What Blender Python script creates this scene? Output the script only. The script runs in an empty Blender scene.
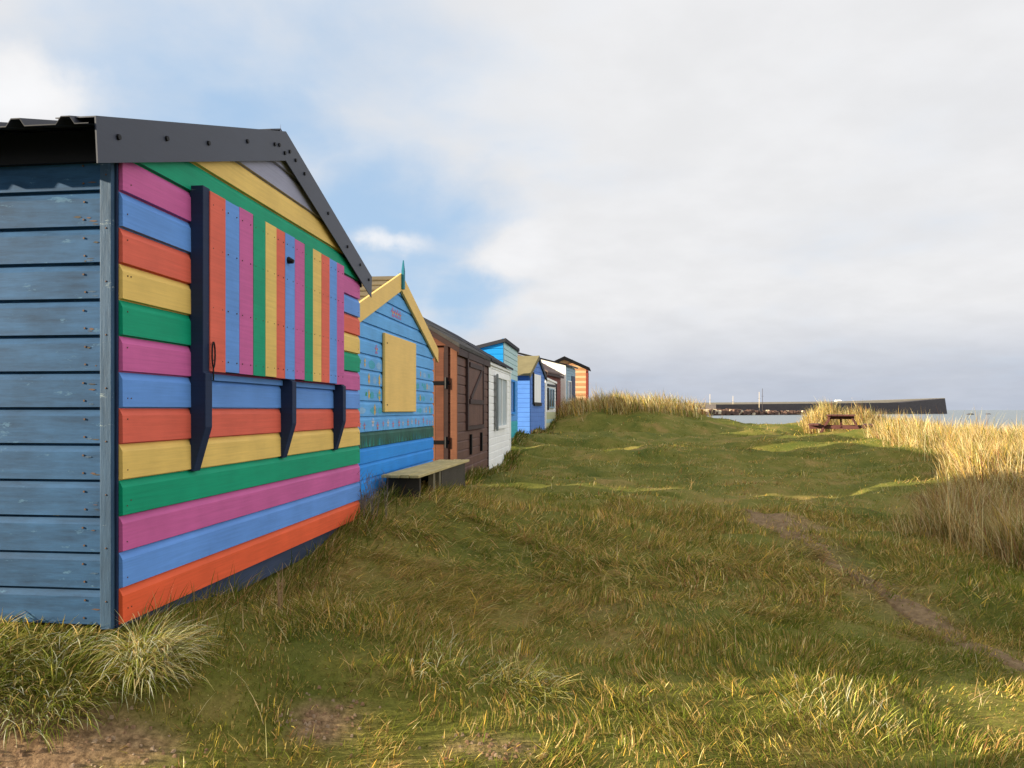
import bpy, bmesh, math, random
import numpy as np
from mathutils import Vector

random.seed(7)
rng = np.random.default_rng(11)
R = math.radians
F = 760.0                 # focal length in pixels
HOR = 410.0               # horizon row
EYE = 1.5
scene = bpy.context.scene
col = scene.collection

# ------------------------------------------------------------------ helpers
def lin(r, g, b):
    def f(c):
        c /= 255.0
        return c / 12.92 if c <= 0.04045 else ((c + 0.055) / 1.055) ** 2.4
    return (f(r), f(g), f(b))

def new_mat(name):
    m = bpy.data.materials.new(name)
    m.use_nodes = True
    nt = m.node_tree
    nt.nodes.clear()
    out = nt.nodes.new('ShaderNodeOutputMaterial')
    return m, nt, out

def N(nt, t, **kw):
    n = nt.nodes.new(t)
    for k, v in kw.items():
        if k in n.inputs:
            n.inputs[k].default_value = v
        else:
            setattr(n, k, v)
    return n

def paint(name, c, var=0.16, rough=0.62, scale=(6, 6, 60), bump=0.15, wear=0.0, wearcol=(0.45, 0.42, 0.36), grain=(3, 3, 90), seed=0.0, spec=0.2):
    """Painted or bare timber: tone drift, grain bump, optional worn patches."""
    m, nt, out = new_mat(name)
    L = nt.links.new
    b = N(nt, 'ShaderNodeBsdfPrincipled', Roughness=rough)
    b.inputs['Specular IOR Level'].default_value = spec
    tc = N(nt, 'ShaderNodeTexCoord')
    mp = N(nt, 'ShaderNodeMapping'); mp.inputs['Scale'].default_value = grain
    mp.inputs['Location'].default_value = (seed, seed * 1.7, seed * .6)
    L(tc.outputs['Object'], mp.inputs[0])
    ng = N(nt, 'ShaderNodeTexNoise', Scale=1.0, Detail=6.0, Roughness=0.65)
    L(mp.outputs[0], ng.inputs['Vector'])
    nb = N(nt, 'ShaderNodeTexNoise', Scale=3.1, Detail=5.0, Roughness=0.6)
    L(tc.outputs['Object'], nb.inputs['Vector'])
    a = N(nt, 'ShaderNodeMath', operation='ADD')
    L(ng.outputs[0], a.inputs[0]); L(nb.outputs[0], a.inputs[1])
    mr = N(nt, 'ShaderNodeMapRange')
    mr.inputs[1].default_value = 0.65; mr.inputs[2].default_value = 1.35
    mr.inputs[3].default_value = 1 - var; mr.inputs[4].default_value = 1 + var
    L(a.outputs[0], mr.inputs[0])
    mul = N(nt, 'ShaderNodeVectorMath', operation='SCALE')
    mul.inputs[0].default_value = c
    L(mr.outputs[0], mul.inputs['Scale'])
    last = mul.outputs[0]
    if wear > 0:
        nw = N(nt, 'ShaderNodeTexNoise', Scale=9.0, Detail=9.0, Roughness=0.72)
        mp2 = N(nt, 'ShaderNodeMapping'); mp2.inputs['Scale'].default_value = (0.8, 0.8, 2.2)
        L(tc.outputs['Object'], mp2.inputs[0]); L(mp2.outputs[0], nw.inputs['Vector'])
        t = N(nt, 'ShaderNodeMapRange')
        t.inputs[1].default_value = 0.70 - wear * 0.25; t.inputs[2].default_value = 0.74 - wear * 0.25
        L(nw.outputs[0], t.inputs[0])
        mx = N(nt, 'ShaderNodeMix', data_type='RGBA')
        L(t.outputs[0], mx.inputs[0]); L(last, mx.inputs[6]); mx.inputs[7].default_value = (*wearcol, 1)
        last = mx.outputs[2]
    L(last, b.inputs['Base Color'])
    bp = N(nt, 'ShaderNodeBump', Strength=bump, Distance=0.004)
    L(ng.outputs[0], bp.inputs['Height'])
    L(bp.outputs[0], b.inputs['Normal'])
    L(b.outputs[0], out.inputs[0])
    return m

class MB:
    def __init__(s):
        s.v = []; s.f = []; s.m = []; s.mats = []
    def mi(s, mat):
        if mat not in s.mats: s.mats.append(mat)
        return s.mats.index(mat)
    def poly(s, pts, mat):
        i = len(s.v)
        s.v += [tuple(p) for p in pts]
        s.f.append(list(range(i, i + len(pts)))); s.m.append(s.mi(mat))
    def box(s, x0, x1, y0, y1, z0, z1, mat):
        s.hexa([(x0, y0, z0), (x1, y0, z0), (x1, y1, z0), (x0, y1, z0)], [(x0, y0, z1), (x1, y0, z1), (x1, y1, z1), (x0, y1, z1)], mat)
    def hexa(s, lo, hi, mat):
        """prism between two matching rings"""
        i = len(s.v); n = len(lo)
        s.v += [tuple(p) for p in lo] + [tuple(p) for p in hi]
        k = s.mi(mat)
        s.f.append([i + j for j in range(n)][::-1]); s.m.append(k)
        s.f.append([i + n + j for j in range(n)]); s.m.append(k)
        for j in range(n):
            s.f.append([i + j, i + (j + 1) % n, i + n + (j + 1) % n, i + n + j]); s.m.append(k)
    def ex_x(s, yz, x0, x1, mat):
        s.hexa([(x0, y, z) for y, z in yz], [(x1, y, z) for y, z in yz], mat)
    def ex_y(s, xz, y0, y1, mat):
        s.hexa([(x, y0, z) for x, z in xz], [(x, y1, z) for x, z in xz], mat)
    def bar(s, p, q, r0, r1, mat, n=6):
        p = Vector(p); q = Vector(q); d = (q - p).normalized()
        a = d.orthogonal().normalized(); b = d.cross(a)
        ring = lambda c, r: [c + (a * math.cos(t) + b * math.sin(t)) * r for t in [2 * math.pi * j / n for j in range(n)]]
        s.hexa(ring(p, r0), ring(q, r1), mat)
    def beam(s, p, q, w, h, mat, up=(0, 0, 1)):
        """rectangular beam from p to q; w sideways, h in the up direction"""
        p = Vector(p); q = Vector(q); d = (q - p).normalized()
        a = d.cross(Vector(up)).normalized(); b = a.cross(d)
        ring = lambda c: [c + a * w / 2 + b * h / 2, c - a * w / 2 + b * h / 2, c - a * w / 2 - b * h / 2, c + a * w / 2 - b * h / 2]
        s.hexa(ring(p), ring(q), mat)
    def build(s, name, parent=None, bevel=0.0):
        me = bpy.data.meshes.new(name)
        me.from_pydata(s.v, [], s.f)
        for m in s.mats: me.materials.append(m)
        me.polygons.foreach_set('material_index', s.m)
        bm = bmesh.new(); bm.from_mesh(me)
        if bevel > 0:
            bmesh.ops.remove_doubles(bm, verts=bm.verts, dist=1e-5)
            bmesh.ops.recalc_face_normals(bm, faces=bm.faces)
        bm.to_mesh(me); bm.free(); me.update()
        o = bpy.data.objects.new(name, me)
        col.objects.link(o)
        if bevel > 0:
            md = o.modifiers.new('bevel', 'BEVEL'); md.width = bevel; md.segments = 2; md.limit_method = 'ANGLE'
        if parent: o.parent = parent
        return o

def tag(o, label=None, cat=None, group=None, kind=None):
    if label: o['label'] = label
    if cat: o['category'] = cat
    if group: o['group'] = group
    if kind: o['kind'] = kind
    return o

def empty(name, loc, rz=0.0):
    o = bpy.data.objects.new(name, None)
    o.empty_display_size = 0.3
    col.objects.link(o); o.location = loc; o.rotation_euler = (0, 0, rz)
    return o

def at(px, py, D):
    return ((px - 512) / F * D, D, EYE - (py - HOR) * D / F)

PHI = R(6.6)
def row(x, y, z=0.0, phi=PHI):
    """row frame (x out towards the sea, y along the row) -> world"""
    return (x * math.cos(phi) + y * math.sin(phi), -x * math.sin(phi) + y * math.cos(phi), z)

# ------------------------------------------------------------------ value noise
_tab = rng.random((256, 256))
def vnoise(x, y):
    x = np.asarray(x, float); y = np.asarray(y, float)
    xi = np.floor(x).astype(int); yi = np.floor(y).astype(int)
    fx = x - xi; fy = y - yi
    fx = fx * fx * (3 - 2 * fx); fy = fy * fy * (3 - 2 * fy)
    g = lambda a, b: _tab[a % 256, b % 256]
    return (g(xi, yi) * (1 - fx) + g(xi + 1, yi) * fx) * (1 - fy) + (g(xi, yi + 1) * (1 - fx) + g(xi + 1, yi + 1) * fx) * fy
def fbm(x, y, o=4):
    s = 0; a = 0.5; t = 0
    for k in range(o):
        s = s + a * vnoise(x * 2 ** k + 17.3 * k, y * 2 ** k + 9.1 * k); t += a; a *= 0.55
    return s / t
def sstep(a, b, x):
    t = np.clip((x - a) / (b - a), 0, 1)
    return t * t * (3 - 2 * t)

# ------------------------------------------------------------------ terrain
CP = [(60, 735, 2.6), (0, 768, 2.5), (150, 740, 2.7), (250, 768, 2.65), (450, 768, 2.75), (650, 768, 2.8), (150, 690, 2.85), (60, 690, 2.8), (118, 642, 2.98), (10, 642, 2.95), (250, 597, 4.16), (345, 528, 5.7), (215, 645, 3.2), (280, 655, 3.2), (330, 662, 3.12), (330, 705, 3.0), (450, 676, 3.2), (560, 690, 3.3), (700, 704, 3.35), (850, 724, 3.2),
      (512, 640, 4.1), (512, 580, 5.3), (512, 530, 6.6), (430, 500, 7.0), (455, 496, 8.2),
      (470, 482, 10.6), (500, 467, 14), (517, 440, 19.5), (530, 436, 20.5), (550, 434, 26.5),
      (850, 768, 2.9), (1000, 745, 3.2), (1100, 745, 3.2), (700, 640, 4.2), (700, 600, 5), (700, 540, 7), (700, 515, 8.6),
      (780, 520, 8.4), (860, 585, 5.9), (950, 630, 4.9), (1024, 665, 4.3), (1024, 600, 5.4), (900, 552, 7), (860, 520, 8.8), (950, 560, 6.8),
      (700, 490, 11), (850, 490, 11.5), (950, 488, 11), (700, 465, 14.5), (850, 465, 15), (700, 445, 20), (850, 445, 20.5), (600, 450, 19),
      (700, 432, 26), (840, 440, 25), (780, 428, 28), (830, 424, 29), (880, 430, 22), (960, 462, 20), (1024, 470, 18), (1100, 472, 19), (930, 445, 25), (1000, 450, 30), (600, 432, 26), (640, 413, 28), (600, 413, 28), (585, 417, 28), (665, 414, 29), (630, 415, 36), (570, 413, 37), (545, 422, 29), (620, 430, 25.3),
      (690, 415, 31), (740, 427, 32), (740, 426, 40), (790, 426, 38), (900, 443, 19), (960, 450, 15), (1024, 466, 12.5), (1024, 520, 9), (1180, 455, 13), (1120, 560, 7)]
P = [at(*c) for c in CP]
P += [(0, 0.3, -.05), (3, 0, -.08), (-1.4, 0, .02), (-1.5, 1.4, .15), (-3, 0, .4), (0, -5, 0), (6, 0, 0), (10, 5, .45), (13, 12, .6), (16, 20, .4), (16, 30, .3), (-6, -5, .5), (10, -5, .2)]
for y, z in ((0, .5), (3.5, .58), (5.8, .56), (8, .58), (12, .45), (16, .45), (20, .75), (24, .8), (30, 1.0), (36, 1.3)):
    P.append(row(-3.2, y, z)); P.append(row(-6.0, y, z))
    if 3 < y < 6: P.append(row(-1.98, y, z))
P = np.array(P)
def _U(r2):
    return np.where(r2 > 1e-12, 0.5 * r2 * np.log(np.maximum(r2, 1e-12)), 0)
_n = len(P)
_K = _U((P[:, None, 0] - P[None, :, 0]) ** 2 + (P[:, None, 1] - P[None, :, 1]) ** 2) + np.eye(_n) * 0.02
_A = np.zeros((_n + 3, _n + 3)); _A[:_n, :_n] = _K; _A[:_n, _n] = 1; _A[:_n, _n + 1:] = P[:, :2]; _A[_n:, :_n] = _A[:_n, _n:].T
_w = np.linalg.solve(_A, np.concatenate([P[:, 2], np.zeros(3)]))
def height(x, y):
    x = np.asarray(x, float).ravel(); y = np.asarray(y, float).ravel()
    xc = np.clip(x, -8, 17); yc = np.clip(y, -6, 42)
    z = np.empty_like(x)
    for s in range(0, len(x), 40000):
        e = slice(s, s + 40000)
        z[e] = _U((xc[e, None] - P[None, :, 0]) ** 2 + (yc[e, None] - P[None, :, 1]) ** 2) @ _w[:_n] + _w[_n] + xc[e] * _w[_n + 1] + yc[e] * _w[_n + 2]
    # hummocks
    d = np.hypot(x, y)
    amp = 0.05 + 0.13 * sstep(6, 20, d)
    z += (fbm(x * .45 + 3, y * .8 + 8, 3) - .5) * amp * 2
    z += (fbm(x * .35 + 60, y * 1.1 + 18, 2) - .5) * .55 * sstep(12, 18, y) * (1 - sstep(30, 36, y))
    z += (fbm(x * 2.6, y * 3.1, 3) - .5) * 0.08 * sstep(0.5, 3, d)
    z += (fbm(x * 1.25 + 41, y * 1.7 + 12, 3) - .5) * .22 * sstep(4, 8, d) * (1 - sstep(26, 34, d))
    # seaward and far: down to the beach
    w1 = sstep(42, 62, y) * sstep(-14, -4, x)
    w2 = sstep(15.5, 24, x)
    z = z * (1 - np.maximum(w1, w2)) + (-6.0) * np.maximum(w1, w2)
    wl = sstep(8, 20, -x) * (1 - np.maximum(w1, w2))
    z = z * (1 - wl) + 0.45 * wl
    return z
def hz(x, y): return float(height([x], [y])[0])

# bare ground: ellipses (px,py,D, rx, ry)
SOIL = [(20, 738, 2.6, .42, .15, 1.0), (105, 735, 2.65, .34, .13, .9), (322, 706, 2.93, .17, .09, .95), (490, 752, 2.85, .2, .07, .6), (785, 523, 8.1, .45, .45, .75), (935, 500, 10.5, .4, .3, .4), (600, 620, 4.8, .3, .2, .25)]
SOILP = [(*at(a, b, c), rx, ry, s) for a, b, c, rx, ry, s in SOIL]
PATH_PX = [(742, 513, 8.9), (790, 530, 7.8), (832, 560, 6.6), (882, 592, 5.7), (945, 630, 4.85), (1024, 668, 4.25), (1130, 725, 3.6)]
PATH = np.array([at(*p)[:2] for p in PATH_PX])
def path_dist(x, y):
    d = np.full(np.shape(x), 1e9)
    for a, b in zip(PATH[:-1], PATH[1:]):
        ab = b - a; t = np.clip(((x - a[0]) * ab[0] + (y - a[1]) * ab[1]) / (ab @ ab), 0, 1)
        d = np.minimum(d, np.hypot(x - a[0] - t * ab[0], y - a[1] - t * ab[1]))
    return d
def soil_mask(x, y):
    m = np.zeros(np.shape(x))
    for cx, cy, cz, rx, ry, s in SOILP:
        q = np.hypot((x - cx) / rx, (y - cy) / ry) + (fbm(x * 4.1, y * 4.7, 3) - .5) * 1.3
        m = np.maximum(m, s * (1 - sstep(.6, 1.15, q)))
    q = path_dist(x, y) + (fbm(x * 3 + 5, y * 3, 3) - .5) * .3
    m = np.maximum(m, .38 * (1 - sstep(.1, .4, q)))
    return m

def axis(segs):
    out = []
    for a, b, s in segs:
        out.append(np.arange(a, b, s))
    return np.concatenate(out)
xs = np.concatenate([[-4000, -1500, -500, -200, -90, -50, -32, -22, -16], axis([(-12, -6, .5), (-6, 6, .09), (6, 16, .2), (16, 26, 1.0)]), [28, 34, 45, 70, 120, 300, 1000, 4000]])
ys = np.concatenate([[-4000, -1000, -200, -60, -25, -14], axis([(-9, 1.5, .5), (1.5, 10, .08), (10, 22, .16), (22, 44, .3), (44, 64, 1.5)]), [68, 80, 110, 200, 500, 1500, 4000]])
GX, GY = np.meshgrid(xs, ys)
GZ = height(GX, GY).reshape(GX.shape)
nx, ny = len(xs), len(ys)

def np_mesh(name, V, quads=None, tris=None, colors=None, attr='Col', mat=None, smooth=False):
    me = bpy.data.meshes.new(name)
    V = np.ascontiguousarray(V, np.float32)
    me.vertices.add(len(V)); me.vertices.foreach_set('co', V.ravel())
    parts = []; starts = []; off = 0
    for arr, k in ((quads, 4), (tris, 3)):
        if arr is None or len(arr) == 0: continue
        a = np.ascontiguousarray(arr, np.int32)
        parts.append(a.ravel()); starts.append(off + np.arange(len(a)) * k); off += a.size
    loops = np.concatenate(parts); st = np.concatenate(starts).astype(np.int32)
    me.loops.add(len(loops)); me.loops.foreach_set('vertex_index', loops)
    me.polygons.add(len(st)); me.polygons.foreach_set('loop_start', st)
    if smooth: me.polygons.foreach_set('use_smooth', np.ones(len(st), bool))
    if colors is not None:
        ca = me.attributes.new(attr, 'FLOAT_COLOR', 'POINT')
        c4 = np.ones((len(V), 4), np.float32); c4[:, :3] = colors
        ca.data.foreach_set('color', c4.ravel())
    me.update(calc_edges=True)
    if mat: me.materials.append(mat)
    o = bpy.data.objects.new(name, me); col.objects.link(o)
    return o

def ground_material():
    m, nt, out = new_mat('turf_soil')
    L = nt.links.new
    b = N(nt, 'ShaderNodeBsdfPrincipled', Roughness=0.95); b.inputs['Specular IOR Level'].default_value = .1
    at_ = N(nt, 'ShaderNodeAttribute', attribute_name='Col')
    tc = N(nt, 'ShaderNodeTexCoord')
    n1 = N(nt, 'ShaderNodeTexNoise', Scale=1.3, Detail=8.0, Roughness=.65); L(tc.outputs['Object'], n1.inputs['Vector'])
    n2 = N(nt, 'ShaderNodeTexNoise', Scale=38.0, Detail=6.0, Roughness=.7); L(tc.outputs['Object'], n2.inputs['Vector'])
    r1 = N(nt, 'ShaderNodeValToRGB')
    e = r1.color_ramp.elements
    e[0].position = .32; e[0].color = (*lin(84, 94, 38), 1)
    e[1].position = .7; e[1].color = (*lin(150, 128, 76), 1)
    k = e.new(.52); k.color = (*lin(116, 114, 52), 1)
    L(n1.outputs[0], r1.inputs[0])
    r2 = N(nt, 'ShaderNodeValToRGB')
    e = r2.color_ramp.elements
    e[0].position = .3; e[0].color = (*lin(104, 80, 60), 1)
    e[1].position = .72; e[1].color = (*lin(178, 146, 110), 1)
    L(n2.outputs[0], r2.inputs[0])
    mx = N(nt, 'ShaderNodeMix', data_type='RGBA')
    L(at_.outputs['Fac'], mx.inputs[0]); L(r1.outputs[0], mx.inputs[6]); L(r2.outputs[0], mx.inputs[7])
    mm = N(nt, 'ShaderNodeMix', data_type='RGBA', blend_type='MULTIPLY'); mm.inputs[0].default_value = .7
    r3 = N(nt, 'ShaderNodeMapRange'); r3.inputs[1].default_value = .3; r3.inputs[2].default_value = .7; r3.inputs[3].default_value = .55; r3.inputs[4].default_value = 1.25
    L(n2.outputs[0], r3.inputs[0]); L(mx.outputs[2], mm.inputs[6]); L(r3.outputs[0], mm.inputs[7])
    L(mm.outputs[2], b.inputs['Base Color'])
    bp = N(nt, 'ShaderNodeBump', Strength=.8, Distance=.02); L(n2.outputs[0], bp.inputs['Height']); L(bp.outputs[0], b.inputs['Normal'])
    L(b.outputs[0], out.inputs[0])
    return m
GMAT = ground_material()
sm = soil_mask(GX.ravel(), GY.ravel())
idx = np.arange(nx * ny).reshape(ny, nx)
q = np.stack([idx[:-1, :-1], idx[:-1, 1:], idx[1:, 1:], idx[1:, :-1]], -1).reshape(-1, 4)
ground = np_mesh('ground', np.stack([GX.ravel(), GY.ravel(), GZ.ravel()], 1), quads=q, colors=np.repeat(sm[:, None], 3, 1), mat=GMAT, smooth=True)
tag(ground, kind='structure')

# worn path: its own sheet just above the turf
def make_path():
    m, nt, out = new_mat('trodden_earth')
    L = nt.links.new
    b = N(nt, 'ShaderNodeBsdfPrincipled', Roughness=.95); b.inputs['Specular IOR Level'].default_value = .1
    tc = N(nt, 'ShaderNodeTexCoord')
    n = N(nt, 'ShaderNodeTexNoise', Scale=14.0, Detail=9.0, Roughness=.7); L(tc.outputs['Object'], n.inputs['Vector'])
    r = N(nt, 'ShaderNodeValToRGB'); e = r.color_ramp.elements
    e[0].position = .3; e[0].color = (*lin(104, 84, 62), 1); e[1].position = .72; e[1].color = (*lin(156, 132, 98), 1)
    L(n.outputs[0], r.inputs[0]); L(r.outputs[0], b.inputs['Base Color'])
    bp = N(nt, 'ShaderNodeBump', Strength=.9, Distance=.03); L(n.outputs[0], bp.inputs['Height']); L(bp.outputs[0], b.inputs['Normal'])
    L(b.outputs[0], out.inputs[0])
    pts = []
    for a, c in zip(PATH[:-1], PATH[1:]):
        n_ = max(2, int(np.hypot(*(c - a)) / .08))
        for k in range(n_): pts.append(a + (c - a) * k / n_)
    pts = np.array(pts)
    for _ in range(6): pts[1:-1] = (pts[:-2] + pts[2:] + 2 * pts[1:-1]) / 4
    t = np.gradient(pts, axis=0); t /= np.linalg.norm(t, axis=1)[:, None]
    nrm = np.stack([-t[:, 1], t[:, 0]], 1)
    C = 7; V = []
    s = np.arange(len(pts)) * .08
    wl = .03 + .34 * fbm(s * 1.4, s * 0 + 3, 4) ** 2; wr = .03 + .34 * fbm(s * 1.4, s * 0 + 40, 4) ** 2; mid = 1 - .55 * np.exp(-((s - s.max() * .42) / .7) ** 2); wl *= mid; wr *= mid; head = 1 + 1.3 * np.exp(-((s - .7) / .6) ** 2); wl *= head; wr *= head
    fade = np.minimum(1, np.arange(len(pts)) / 8 + .15); wl *= fade; wr *= fade
    for j in range(C):
        u = -1 + 2 * j / (C - 1)
        off = np.where(u < 0, u * wl, u * wr)
        V.append(pts + nrm * off[:, None])
    V = np.stack(V, 1).reshape(-1, 2)
    z = height(V[:, 0], V[:, 1]) + .012
    e = np.abs(np.tile(np.linspace(-1, 1, C), len(pts))); z -= .022 * (e > .95)
    ix = np.arange(len(pts) * C).reshape(len(pts), C)
    q = np.stack([ix[:-1, :-1], ix[:-1, 1:], ix[1:, 1:], ix[1:, :-1]], -1).reshape(-1, 4)
    o = np_mesh('path', np.column_stack([V, z]), quads=q[:, ::-1], mat=m, smooth=True)
    tag(o, kind='structure')
make_path()

# sea
def make_sea():
    m, nt, out = new_mat('sea_water'); L = nt.links.new
    b = N(nt, 'ShaderNodeBsdfPrincipled', Roughness=.28); b.inputs['Base Color'].default_value = (.13, .17, .19, 1)
    b.inputs['IOR'].default_value = 1.33
    tc = N(nt, 'ShaderNodeTexCoord')
    mp = N(nt, 'ShaderNodeMapping'); mp.inputs['Scale'].default_value = (.05, .2, .1); L(tc.outputs['Object'], mp.inputs[0])
    n = N(nt, 'ShaderNodeTexNoise', Scale=1.0, Detail=8.0, Roughness=.6); L(mp.outputs[0], n.inputs['Vector'])
    bp = N(nt, 'ShaderNodeBump', Strength=.7, Distance=.6); L(n.outputs[0], bp.inputs['Height']); L(bp.outputs[0], b.inputs['Normal'])
    L(b.outputs[0], out.inputs[0])
    s = MB(); s.poly([(-4000, 40, -1.7), (30000, 40, -1.7), (30000, 30000, -1.7), (-4000, 30000, -1.7)], m)
    s.poly([(10, -4000, -1.7), (30000, -4000, -1.7), (30000, 40, -1.7), (10, 40, -1.7)], m)
    tag(s.build('sea'), kind='structure')
make_sea()

# ------------------------------------------------------------------ materials
def PM(name, r, g, b, **k):
    return paint(name, lin(r, g, b), **k)
CORAL = PM('coral_paint', 216, 100, 80, seed=1); BLUE = PM('blue_paint', 98, 146, 214, seed=2); PURPLE = PM('mauve_paint', 194, 94, 150, seed=3)
GREEN = PM('green_paint', 6, 148, 110, seed=4); YELLOW = PM('yellow_paint', 224, 188, 104, seed=5); GREY = PM('lavender_grey_paint', 150, 150, 168, seed=6)
ORANGE = PM('orange_paint', 224, 94, 56, seed=7)
NAVY = PM('navy_paint', 30, 44, 72, seed=8, var=.2, wear=.12, wearcol=(.12, .13, .16))
SIDEBLUE = PM('worn_blue_paint', 44, 80, 116, var=.5, wear=.36, wearcol=lin(72, 108, 138), grain=(5, 40, 40), bump=.3, seed=9, rough=.7, spec=.15)
SIDETRIM = PM('flaking_pale_paint', 56, 82, 108, var=.3, wear=.3, wearcol=lin(140, 154, 158), grain=(40, 40, 5), bump=.6, seed=10)
SHEET = PM('charcoal_sheet', 42, 48, 64, var=.14, rough=.5, bump=.03, seed=11, spec=.5)
SHEETDARK = PM('charcoal_roof_sheet', 42, 44, 52, var=.08, rough=.45, bump=.03, seed=12)
BLACK = PM('black_metal', 14, 14, 17, var=.1, rough=.5)
SLATE = PM('slate_blue_paint', 62, 74, 98, var=.25, seed=13)
RUST = PM('rusty_nail', 92, 70, 58, var=.3)
B2 = PM('sky_blue_paint', 98, 166, 222, var=.18, seed=14); B2D = PM('bright_blue_paint', 40, 138, 220, var=.14, seed=15)
Y2 = PM('mustard_paint', 230, 192, 112, var=.1, seed=16)
DKGREEN = PM('dark_green_paint', 40, 88, 78, var=.45, grain=(30, 30, 4), seed=17)
TEAL = PM('teal_paint', 40, 120, 140, seed=18)
SHINGLE = PM('lichen_felt', 104, 92, 68, var=.35, rough=.9, grain=(30, 30, 30), bump=.5, seed=19)
FELT = PM('mineral_felt', 74, 72, 70, var=.4, rough=.95, grain=(40, 40, 40), bump=.5, seed=20)
FELTDARK = PM('dark_felt', 58, 58, 64, var=.25, rough=.9, grain=(40, 40, 40), bump=.4, seed=21)
KHAKI = PM('khaki_felt', 122, 114, 84, var=.2, rough=.9, grain=(40, 40, 40), seed=22)
BROWN = PM('brown_stain', 98, 70, 60, var=.3, seed=23); BROWNDK = PM('dark_brown_stain', 62, 46, 44, var=.3, seed=24)
CEDAR = PM('orange_cedar', 112, 70, 52, var=.36, seed=25); CEDARL = PM('pale_cedar', 128, 84, 62, var=.32, seed=26)
WHITE = PM('white_paint', 240, 240, 236, var=.07, seed=27); GLASS = None
CREAMG = PM('pale_green_paint', 176, 204, 204, var=.12, seed=28)
VIOLET = PM('periwinkle_paint', 88, 130, 200, var=.14, seed=29); LTBLUE = PM('light_blue_paint', 84, 152, 218, var=.14, seed=30)
AQUA = PM('aqua_paint', 52, 168, 176, var=.16, seed=31); CYAN = PM('cyan_paint', 30, 146, 218, var=.12, seed=32)
REDBR = PM('red_brown_stain', 122, 64, 52, var=.25, seed=33)
STRIPEO = PM('apricot_paint', 190, 142, 102, var=.12, seed=34); STRIPEC = PM('cream_paint', 216, 184, 142, var=.08, seed=35)
RED = PM('red_paint', 136, 62, 54, var=.16, seed=36); BLUEGREY = PM('blue_grey_paint', 142, 170, 184, var=.12, seed=37)
PINKF = PM('pink_flower_paint', 196, 92, 150); YELF = PM('yellow_flower_paint', 214, 178, 84); GRNF = PM('leaf_green_paint', 60, 150, 110); WHTF = PM('pale_flower_paint', 214, 206, 222)
OLD = PM('grey_weathered_wood', 184, 168, 118, var=.3, bump=.7, grain=(60, 4, 60), seed=38); OLDDK = PM('dark_weathered_wood', 64, 58, 50, var=.35, bump=.6, seed=39)
TABLE = PM('red_brown_wood', 86, 54, 50, var=.3, seed=40)
PALEYEL = PM('pale_yellow_green_paint', 196, 198, 158, var=.1, seed=41)

def glass_mat():
    m, nt, out = new_mat('window_glass')
    b = N(nt, 'ShaderNodeBsdfPrincipled', Roughness=.06); b.inputs['Base Color'].default_value = (.05, .06, .065, 1)
    b.inputs['Specular IOR Level'].default_value = .6
    nt.links.new(b.outputs[0], out.inputs[0]); return m
GLASS = glass_mat()

# ------------------------------------------------------------------ timber cladding
def cladding(mb, org, u, n, ext, z0, nb, pitch, mat, proud=.016, bev=.02, groove=.005, top=1e9):
    """Overlapping boards on a wall. ext(z) -> (a, b) limits along u at height z."""
    org = Vector(org); u = Vector(u); n = Vector(n); Z = Vector((0, 0, 1))
    for k in range(nb):
        zb = z0 + k * pitch
        m = mat(k) if callable(mat) else mat
        lv = [(zb, 0.0), (zb + groove, 0.0), (zb + groove + .001, proud), (zb + pitch - bev, proud * .93), (zb + pitch - bev * .45, proud * .5), (zb + pitch, .002)]
        for (za, pa), (zc, pc) in zip(lv[:-1], lv[1:]):
            if za >= top: continue
            zc = min(zc, top)
            a0, b0 = ext(za); a1, b1 = ext(zc)
            if b0 <= a0: continue
            if b1 <= a1: a1 = b1 = (a1 + b1) / 2
            pts = [org + u * a0 + n * pa + Z * za, org + u * b0 + n * pa + Z * za, org + u * b1 + n * pc + Z * zc, org + u * a1 + n * pc + Z * zc]
            if u.cross(Z).dot(n) < 0: pts = pts[::-1]
            mb.poly(pts, m)
        zt = min(lv[-1][0], top)
        if zt > zb and ext(zb)[0] == ext(zt)[0] and ext(zt)[1] > ext(zt)[0]:
            a0 = ext(zb)[0]
            mb.poly([org + u * a0 + n * p_ + Z * min(z_, zt) for z_, p_ in lv] + [org + u * a0 + Z * zt - n * .004, org + u * a0 + Z * zb - n * .004], m)
    return mb

def flat_ext(a, b, ztop=1e9):
    return lambda z: (a, b) if z <= ztop else (0, 0)
def gable_ext(a, b, peak, zpk, slope):
    def f(z):
        h = (zpk - z) / slope
        return (max(a, peak - h), min(b, peak + h))
    return f
def mono_ext(a, b, za, zb):
    """top line runs from height za at a to zb at b"""
    def f(z):
        lo, hi = min(za, zb), max(za, zb)
        if z <= lo: return (a, b)
        if z >= hi: return (0, 0)
        t = a + (b - a) * (z - za) / (zb - za)
        return (a, t) if za > zb else (t, b)
    return f

X, Y = Vector((1, 0, 0)), Vector((0, 1, 0))
HUTS = []          # footprints: (origin x, y, phi, width, depth)
def hut(name, label, org, phi, w, depth):
    o = empty(name, org, -phi)
    tag(o, label, 'beach hut', 'beach huts in the row')
    HUTS.append((org[0], org[1], phi, w, depth))
    return o

def board_line(mb, pts, hgt, x0, x1, mat):
    """fascia following a polyline of (y,z) top points, vertical height hgt, mitred on the vertical"""
    for (ya, za), (yb, zb) in zip(pts[:-1], pts[1:]):
        mb.ex_x([(ya, za - hgt), (yb, zb - hgt), (yb, zb), (ya, za)], x0, x1, mat)

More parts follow.
